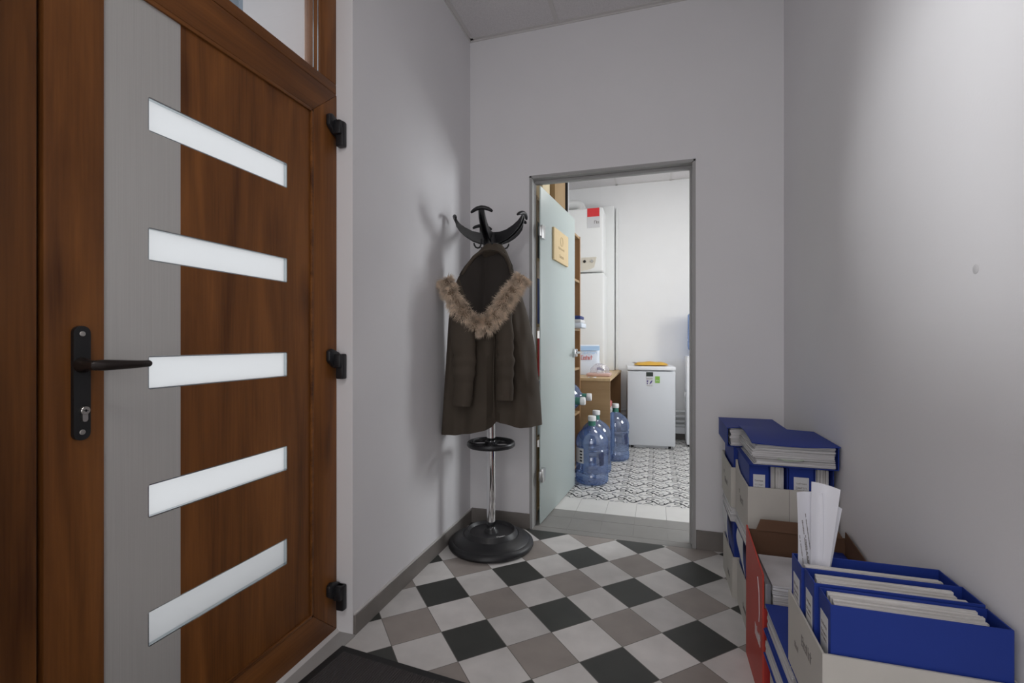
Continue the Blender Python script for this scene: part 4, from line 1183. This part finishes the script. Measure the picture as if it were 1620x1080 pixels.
# paper label on the nearest bottle only
q = MB(); q.grid(lambda u, v: (.1312 * math.cos(R(247 + 46 * u)), .1312 * math.sin(R(247 + 46 * u)), .165 + .115 * v), 12, 2)
b0x = b0; b1 = dup_bottle(b0, 'blue water bottle with green collar partly hidden behind the nearest one', (-.492, 4.06, 0), (0, 0, R(-40)))
b2 = dup_bottle(b0, 'farthest blue water bottle on the floor, beside the desk near the fridge', (-.372, 4.545, 0), (0, 0, R(-32)))
lo = q.build('label', M['label'], {'_ob': b0.o, '_loc': V(0, 0, 0)}, world=False)
q = MB()
for j in range(4): q.grid(lambda u, v: (.1318 * math.cos(R(276 + 11 * u)), .1318 * math.sin(R(276 + 11 * u)), .178 + .024 * j + .013 * v), 4, 1)
q.build('label_text', M['print_black'], {'_ob': lo, '_loc': V(0, 0, 0)}, world=False)
# two bottles lying on the shelf, caps outwards
gs = 'blue water bottles lying on the shelf'
dup_bottle(b0x, 'blue water bottle lying on the shelf, cap out, nearer the glass door', (-1.045, 3.665, .6400), (R(90), 0, R(90)), gs)
dup_bottle(b0x, 'blue water bottle lying on the shelf, cap out, at the far end', (-1.035, 3.945, .6400), (R(90), 0, R(90)), gs)
for o in [o for o in bpy.data.objects if o.get('group') == gs]: o.rotation_euler = (0, R(90), 0)

# things on the shelves seen past the door
def simple_box(name, label, cat, x0, x1, y0, y1, z0, z1, m, bev=.003, group=None):
    q = MB(); q.box(x0, x1, y0, y1, z0, z1, bev=bev); return tag(recentre(q.build(name, m)), label, cat, group)
fx = -.700
simple_box('cardboard_box', 'brown cardboard box on top of the shelving, right of the cream one', 'cardboard box', -.96, -.672, 3.22, 3.60, 2.0005, 2.40, M['kraft_light'], .002)
simple_box('cardboard_box', 'cream cardboard box on top of the shelving near the door hinge', 'cardboard box', -.96, -.705, 2.99, 3.20, 2.0005, 2.34, M['cream'], .002)
simple_box('picture_board', 'thin black edged board leaning beside the brown box on the shelving', 'board', -.95, -.655, 3.606, 3.618, 2.0005, 2.38, M['dark_gap'], .001)
simple_box('white_board', 'thin white board beside the black edged one on the shelving', 'board', -.95, -.650, 3.622, 3.636, 2.0005, 2.38, M['appliance'], .001)
simple_box('storage_box', 'black storage box on the upper shelf behind the door hinge', 'box', -.94, fx - .02, 2.90, 3.16, 1.6205, 1.86, M['plastic_black'])
simple_box('blue_folder', 'dark blue folder on the shelf behind the glass door, above the middle', 'folder', -.94, fx - .02, 2.90, 3.00, 1.2105, 1.50, M['blue'], .002)
simple_box('white_packet', 'white packet beside the dark blue folder behind the glass door', 'packet', -.94, fx - .01, 3.005, 3.20, 1.2105, 1.36, M['bag'])
simple_box('red_packet', 'red packet on the middle shelf behind the glass door', 'packet', -.94, fx - .012, 2.90, 3.12, .8805, 1.12, M['red_sticker'])
simple_box('paper_pack', 'white paper pack on the low shelf behind the glass door', 'paper pack', -.94, fx - .02, 2.90, 3.22, .5055, .70, M['label'])
simple_box('carton', 'brown carton on the bottom shelf behind the glass door', 'carton', -.94, fx - .01, 2.90, 3.24, .0705, .36, M['kraft_light'])
simple_box('green_packet', 'green packet on top of the white paper pack', 'packet', -.94, fx - .02, 2.90, 3.10, .7005, .79, M['green_sticker'])
# blue and white soft packets piled on the shelf at the far end
for i, (z, m_, lab) in enumerate(((1.2105, M['bag'], 'white packet with dark print, lowest of the small shelf pile'), (1.2515, M['label'], 'flat white packet in the middle of the small shelf pile'), (1.2805, M['blue_dark'], 'dark blue packet on top of the small shelf pile'))):
    q = MB(); a0 = .012 * i
    q.box(-.90, -.575 - a0 * .6, 3.80 + a0, 4.05 - a0, z, z + (.040, .028, .030)[i], bev=.010)
    if i == 0: 
        o = q.build('soft_packet', m_); 
    else: o = q.build('soft_packet', m_)
    tag(recentre(o), lab, 'packet', 'soft packets piled on the shelf')

# desk: side panel towards the room, top, rear panel
dk = Th('desk', 'small oak desk with open knee side against the back wall', 'desk', (-.72, 4.95, 0))
dx0, dx1, dy0, dy1 = BX0 + .004, -.400, 4.305, 5.64
q = MB(); q.box(dx0, dx1 + .004, dy0 - .004, dy1, .745, .770, bev=.0015, seg=1); q.build('desktop', M['beech_top'], dk)
q = MB(); q.box(dx0, dx1, dy0, dy0 + .022, 0, .7445); q.build('side_panel', M['oak'], dk)
q = MB(); q.box(dx0, dx1, dy1 - .022, dy1, 0, .7445); q.build('side_panel', M['beech'], dk)
q = MB(); q.box(dx0 + .02, dx0 + .036, dy0 + .022, dy1 - .022, .10, .7445); q.build('back_panel', M['oak'], dk)
q = MB(); q.box(-.78, -.418, 4.715, 4.98, .0, .44, bev=.006); pk_ = tag(recentre(q.build('storage_crate', M['label'])), 'white crate on the floor under the desk', 'crate')
q = MB(); q.box(-.74, -.435, 4.74, 4.94, .4405, .505, bev=.02, seg=3); tag(recentre(q.build('red_bag', M['bag_red'])), 'crumpled red bag on the white crate under the desk', 'bag')

# things on the desk
bgx = Th('paper_towel_pack', 'white and light blue plastic pack with red print standing on the desk', 'pack', (-.68, 4.78, .7705))
q = MB()
def pack(u, v):
    a_ = 2 * math.pi * u; e = .45; ca, sa = math.cos(a_), math.sin(a_)
    w_ = .155 * (1 - .06 * v) ; dp_ = .075 * (1 - .75 * v ** 3)
    return V(-.690, 4.80, .7710) + V(.95, .3, 0) * (math.copysign(abs(ca) ** e, ca) * w_ * .95 + .004 * math.sin(9 * v)) + V(-.3, .95, 0) * (math.copysign(abs(sa) ** e, sa) * dp_) + V(0, 0, .295 * v)
q.grid(pack, 36, 14, closed_u=True)
bmesh.ops.holes_fill(q.bm, edges=[e for e in q.bm.edges if e.is_boundary])
q.build('wrapper', M['bag'], bgx)
pn = V(.3, -.95, 0).normalized(); pu = V(.95, .3, 0).normalized(); pc = V(-.690, 4.80, .7710)
q = MB(); q.obox(pc + pn * .066 + V(0, 0, .262), pu, pn, V(0, 0, 1), .130, .001, .022); q.build('blue_band', M['light_blue'], bgx)
q = MB(); scribble(q, pc + pn * .0765 - pu * .055 + V(0, 0, .150), pu, V(0, 0, 1), pn, .115, .040, 5, 12, th=.001); q.build('red_lettering', M['bag_red'], bgx)
q = MB(); scribble(q, pc + pn * .0765 - pu * .050 + V(0, 0, .205), pu, V(0, 0, 1), pn, .15, .024, 6, 14, th=.001); q.build('blue_lettering', M['light_blue'], bgx)
ft = Th('food_tray', 'pinkish tray under a crumpled clear plastic bag on the desk', 'food tray', (-.50, 4.62, .7705))
q = MB(); q.box(-.640, -.418, 4.50, 4.69, .7710, .800, bev=.010); q.build('tray', M['pink'], ft)
q = MB()
def crump(u, v):
    a_ = 2 * math.pi * u; ph = math.pi * (.02 + .5 * v)
    r_ = 1 + .13 * mnoise.noise(V(3 * math.cos(a_), 3 * math.sin(a_), 4 * v))
    return V(-.520, 4.595, .8005) + V(.095 * math.cos(a_) * math.sin(ph) * r_, .085 * math.sin(a_) * math.sin(ph) * r_, .085 * math.cos(ph) * r_ + .002)
q.grid(crump, 40, 14, closed_u=True); q.build('clear_bag', M['clear_bag'], ft)
q = MB(); q.grid(lambda u, v: (-.545 + .07 * u, 4.545 + .02 * math.sin(3 * u), .825 + .026 * v + .006 * math.sin(6 * u)), 6, 3); q.build('dark_print', M['violet'], ft)
q = MB(); q.sheet(lambda u, v: (-.60 + .07 * u, 4.335 + .07 * v, .7725 + .004 * math.sin(5 * u + 3 * v)), 8, 8, .001); tag(recentre(q.build('tissue', M['paper'])), 'crumpled white tissue at the front edge of the desk', 'tissue')

# boiler
bo = Th('boiler', 'tall white gas boiler with control panel mounted above the desk', 'boiler', (-.72, 5.4, .80))
bx0, bx1, byf = -1.02, -.555, 5.19
q = MB(); q.box(bx0, bx1, byf, 5.655, 1.86, 2.555, bev=.020, seg=3); q.build('casing', M['boiler'], bo)
q = MB(); q.box(bx0 - .003, bx1 + .012, byf - .002, 5.655, .7715, 1.845, bev=.022, seg=4); q.build('lower_cover', M['boiler'], bo)
q = MB(); q.box(bx1 - .03, -.468, byf + .30, 5.655, .7715, 2.64, bev=.004); q.build('side_casing', M['boiler'], bo)
q = MB(); q.prism([(-.79, byf - .006, 2.015), (-.625, byf - .006, 2.015), (-.650, byf - .006, 1.905), (-.70, byf - .006, 1.885), (-.79, byf - .006, 1.870)], (0, .010, 0)); cp = q.build('control_panel', M['beige_plastic'], bo)
for x in (-.755, -.675):
    q = MB(); q.lathe([(0, 0), (.016, 0), (.013, .012), (0, .012)], mtx=Matrix.Translation((x, byf - .006, 1.972)) @ Matrix.Rotation(R(90), 4, 'X'), n=20); q.build('knob', M['dark_gap'] if x < -.7 else M['satin'], sub(cp, bo))
q = MB(); q.box(-.725, -.590, byf - .003, byf + .002, 2.335, 2.548); st = q.build('energy_label', M['label'], bo)
q = MB(); q.box(-.725, -.595, byf - .004, byf - .0028, 2.455, 2.548); q.build('red_field', M['red_sticker'], sub(st, bo))
q = MB(); scribble(q, (-.65, byf - .0032, 2.38), (1, 0, 0), (0, 0, 1), (0, -1, 0), .05, .03, 2, 8, th=.001); q.build('label_text', M['print_grey'], sub(st, bo))
q = MB(); q.tube([(-.82, 5.40, 2.545), (-.82, 5.40, 2.600), (-.83, 5.40, 2.635), (-.86, 5.40, 2.655), (-.90, 5.40, 2.66), (-1.045, 5.40, 2.66)], .052, n=20)
for a_ in ((-.82, 5.40, 2.575),): q.lathe([(.052, -.01), (.058, -.01), (.058, .01), (.052, .01)], a_, n=24)
q.build('flue_pipe', M['boiler'], bo)
q = MB(); q.box(-.458, -.425, 5.615, 5.655, .7715, 2.64, bev=.003); tag(recentre(q.build('pipe_duct', M['boiler'])), 'narrow white cable duct up the wall beside the boiler', 'duct')

# fridge
FA = V(-.292, 5.055, 0); fu = V(1, .085, 0).normalized(); fn = V(fu.y, -fu.x, 0); FW, FD, FH = .474, .50, .80
fg = Th('fridge', 'small white under-counter fridge with stickers on its door', 'fridge', tuple(FA + fu * FW / 2 - fn * FD / 2))
fc = lambda a_, n_, z: FA + fu * a_ + fn * n_ + V(0, 0, z)
q = MB(); q.obox(fc(FW / 2, -FD / 2 - .03, .42), fu, fn, V(0, 0, 1), FW / 2, FD / 2 - .035, .385, bev=.004)
q.obox(fc(FW / 2, -FD / 2, .018), fu, fn, V(0, 0, 1), FW / 2 - .03, FD / 2 - .05, .018)
q.build('cabinet', M['appliance'], fg)
q = MB(); q.obox(fc(FW / 2, -.026, .410), fu, fn, V(0, 0, 1), FW / 2, .026, .382, bev=.009); q.build('door', M['appliance_grey'], fg)
q = MB(); q.obox(fc(FW / 2, -FD / 2 + .002, .824), fu, fn, V(0, 0, 1), FW / 2 + .003, FD / 2, .019, bev=.008); q.build('worktop', M['appliance'], fg)
for a_ in (.05, FW - .05):
    q = MB(); q.lathe([(0, 0), (.018, 0), (.018, .03), (0, .03)], tuple(fc(a_, -.06, .0)), n=16); q.build('foot', M['plastic_black'], fg)
def fr_st(name, label, a0, a1, z0, z1, m_, extra=None):
    q = MB(); q.obox(fc((a0 + a1) / 2, .0012, (z0 + z1) / 2), fu, fn, V(0, 0, 1), (a1 - a0) / 2, .0012, (z1 - z0) / 2); o = q.build(name, m_); 
    tag(o, label, 'magnet', 'stickers on the fridge door'); return o
def loc_child(o, q, name, m_):
    c_ = q.build(name, m_); c_.parent = o; return c_
o1 = fr_st('fridge_magnet', 'dark green rectangular magnet at the top of the fridge door', .188, .256, .742, .786, M['dark_sticker'])
o2 = fr_st('fridge_magnet', 'white magnet with a violet picture below the dark one on the fridge', .190, .254, .640, .736, M['label'])
q = MB(); scribble(q, fc(.192, .0026, .712), fu, V(0, 0, 1), fn, .06, .014, 7, 5, th=.0006); loc_child(o2, q, 'lettering', M['print_grey'])
q = MB()
q.prism([fc(.218, .0026, .660), fc(.238, .0026, .672), fc(.252, .0026, .700), fc(.238, .0026, .698), fc(.226, .0026, .682)], fn * .0006); q.prism([fc(.193, .0026, .686), fc(.204, .0026, .684), fc(.212, .0026, .700), fc(.194, .0026, .702)], fn * .0006); q.prism([fc(.193, .0026, .664), fc(.202, .0026, .660), fc(.206, .0026, .674), fc(.196, .0026, .680)], fn * .0006)
loc_child(o2, q, 'picture', M['violet'])
q = MB(); scribble(q, fc(.200, .0026, .645), fu, V(0, 0, 1), fn, .045, .007, 7, 6, th=.0006); loc_child(o2, q, 'caption', M['print_grey'])
o3 = fr_st('fridge_magnet', 'small bright green sticker on the fridge door, right of the picture magnet', .276, .322, .676, .744, M['green_sticker'])
q = MB(); scribble(q, fc(.286, .0026, .695), fu, V(0, 0, 1), fn, .028, .012, 3, 6, th=.0006); loc_child(o3, q, 'lettering', M['label'])
# padded envelope on the fridge
ev = Th('padded_envelope', 'padded yellow envelope lying on the small white fridge', 'envelope', tuple(fc(.24, -.16, .8435)))
def env(u, v, top):
    p_ = fc(.075 + .340 * u, -.06 - .22 * v, .8440); b_ = math.sin(math.pi * u) ** .35 * math.sin(math.pi * v) ** .35
    return p_ + V(0, 0, (.042 if top else .0) * b_ + .002 + .003 * math.sin(17 * u) * b_ + (.010 * (1 - b_)))
q = MB(); q.grid(lambda u, v: env(u, v, True), 24, 12); q.grid(lambda u, v: env(u, v, False) - V(0, 0, .001), 24, 12)
q.build('sleeve', M['yellow'], ev)
q = MB(); q.prism([fc(.078, -.058, .872), fc(.048, -.075, .880), fc(.075, -.15, .880), fc(.10, -.10, .876)], (0, 0, .002)); q.build('flap', M['print_grey'], ev)

# heating pipes along the back wall
for i, z in enumerate((.318, .262, .208, .160)):
    q = MB(); q.tube([(-.39, BY1 - .045, z), (1.2, BY1 - .045, z)], .014 if i != 1 else .017, n=14)
    tag(q.build('heating_pipe', M['pipe']), ('top', 'second', 'third', 'lowest')[i] + ' white heating pipe along the back wall behind the fridge', 'pipe', 'heating pipes along the back wall')
q = MB(); q.box(-.39, 1.2, BY1 - .062, BY1 - .0005, .075, .1455); structure(q.build('trim_7', M['appliance']))

# water dispenser, a sliver at the right jamb
wd = Th('water_dispenser', 'white water dispenser with upturned blue bottle partly behind the right doorframe', 'water dispenser', (.45, 5.42, 0))
q = MB(); q.box(.296, .600, 5.27, 5.56, .02, .945, bev=.012, seg=3); q.build('cabinet', M['appliance'], wd)
q = MB(); q.lathe([(.0, .945), (.06, .945), (.10, .985), (.128, 1.02), (.133, 1.05), (.133, 1.10), (.126, 1.115), (.133, 1.13), (.133, 1.38), (.12, 1.395), (0, 1.395)], (.448, 5.415, 0), n=40); q.build('bottle', M['bottle'], wd)
q = MB(); q.box(.284, .297, 5.40, 5.42, .46, .56, bev=.003); q.build('handle', M['satin'], wd)
q = MB(); q.box(.31, .59, 5.285, 5.55, 0, .02); q.build('plinth', M['plastic_black'], wd)

# ------------------------------------------------------------------ outside the entrance
g = MB(); g.box(-14, XD - .46, -8, 14, -.25, -.15); structure(g.build('ground_outside', mat('pavement', (.42, .41, .40), .9, var=.1)))
g = MB(); g.box(-2.55, -2.35, -6, 8, -.16, .80); structure(g.build('wall_outside', mat('added_shade_wall', (.40, .40, .40), .9)))  # low wall added out of view to shade the lower door panes
g = MB(); g.box(-9.0, -7.0, 6.55, 13, -.2, 11); structure(g.build('wall_outside', mat('slate_blue_facade', (.26, .29, .33), .9, var=.04, vscale=.8)))
g = MB(); g.box(-10.0, -8.6, 3.0, 6.6, -.2, 9.0); structure(g.build('wall_outside', mat('slate_facade', (.20, .22, .25), .8, var=.1, vscale=1)))

# ------------------------------------------------------------------ light
wld = bpy.data.worlds.new('sky'); SC.world = wld; wld.use_nodes = True
bg = wld.node_tree.nodes['Background']; bg.inputs[0].default_value = (.86, .93, 1, 1); bg.inputs[1].default_value = .75

def lamp(name, kind, loc, energy, col=(1, 1, 1), size=None, sizey=None, look=None, **k):
    l = bpy.data.lights.new(name, kind); l.energy = energy; l.color = col
    if kind == 'AREA':
        l.shape = 'RECTANGLE'; l.size = size; l.size_y = sizey or size
    for a_, b_ in k.items(): setattr(l, a_, b_)
    o = bpy.data.objects.new(name, l); COL.objects.link(o); o.location = loc
    if look is not None: o.rotation_euler = (Vector(look)).to_track_quat('-Z', 'Y').to_euler()
    return o
# hazy daylight slanting in through the entrance
lamp('daylight_sun', 'SUN', (-6, .6, 4), 4.8, (.97, .99, 1), look=(1.0, .03, -.36), angle=R(28))
# fill light added for the hall, set in the made-up opening behind the photographer
lamp('hall_fill_rear', 'AREA', ((XL + XR) / 2, YREAR - .03, 1.40), 20, (1, .985, .985), 1.40, 2.2, look=(0, 1, 0))
# ceiling panels; the hall one is added, unseen, to brighten it
panel('ceiling_light', -.25, -.52, ZC, 'added ceiling light panel brightening the hall, unseen behind the camera')
panel('ceiling_light', .45, 4.16, BZC, 'square ceiling light panel in the back room, middle')
lamp('hall_fill_ceiling', 'AREA', (-.25, -.52, ZC - .02), 9, (1, .97, .94), .57, .57, look=(0, 0, -1))  # added fill under the hall panel
lamp('ceiling_lamp_back_room', 'AREA', (.45, 4.16, BZC - .02), 6, (1, .985, .96), .57, .57, look=(0, 0, -1))
# daylight from the window of the back room
lamp('daylight_back_room_window', 'AREA', (BX1 + .02, (WN[0] + WN[1]) / 2, (WN[2] + WN[3]) / 2), 38, (.95, .98, 1), .68, .92, look=(-1, -.35, -.15))

# ------------------------------------------------------------------ camera
cam = bpy.data.cameras.new('camera'); cam.sensor_width = 36; cam.sensor_fit = 'HORIZONTAL'; cam.lens = 751 / 1620 * 36; cam.clip_start = .02
co = bpy.data.objects.new('camera', cam); COL.objects.link(co); co.location = (0, 0, CAMZ); co.rotation_euler = (R(90), 0, R(16.97))
SC.camera = co
SC.view_settings.view_transform = 'Standard'; SC.view_settings.look = 'None'; SC.view_settings.gamma = 1; SC.view_settings.exposure = 0
SC.view_settings.use_curve_mapping = False
SC.cycles.use_denoising = True
SC.cycles.max_bounces = 10; SC.cycles.diffuse_bounces = 6; SC.cycles.transparent_max_bounces = 16
SC.cycles.caustics_reflective = False; SC.cycles.caustics_refractive = False
SC.cycles.sample_clamp_indirect = 6
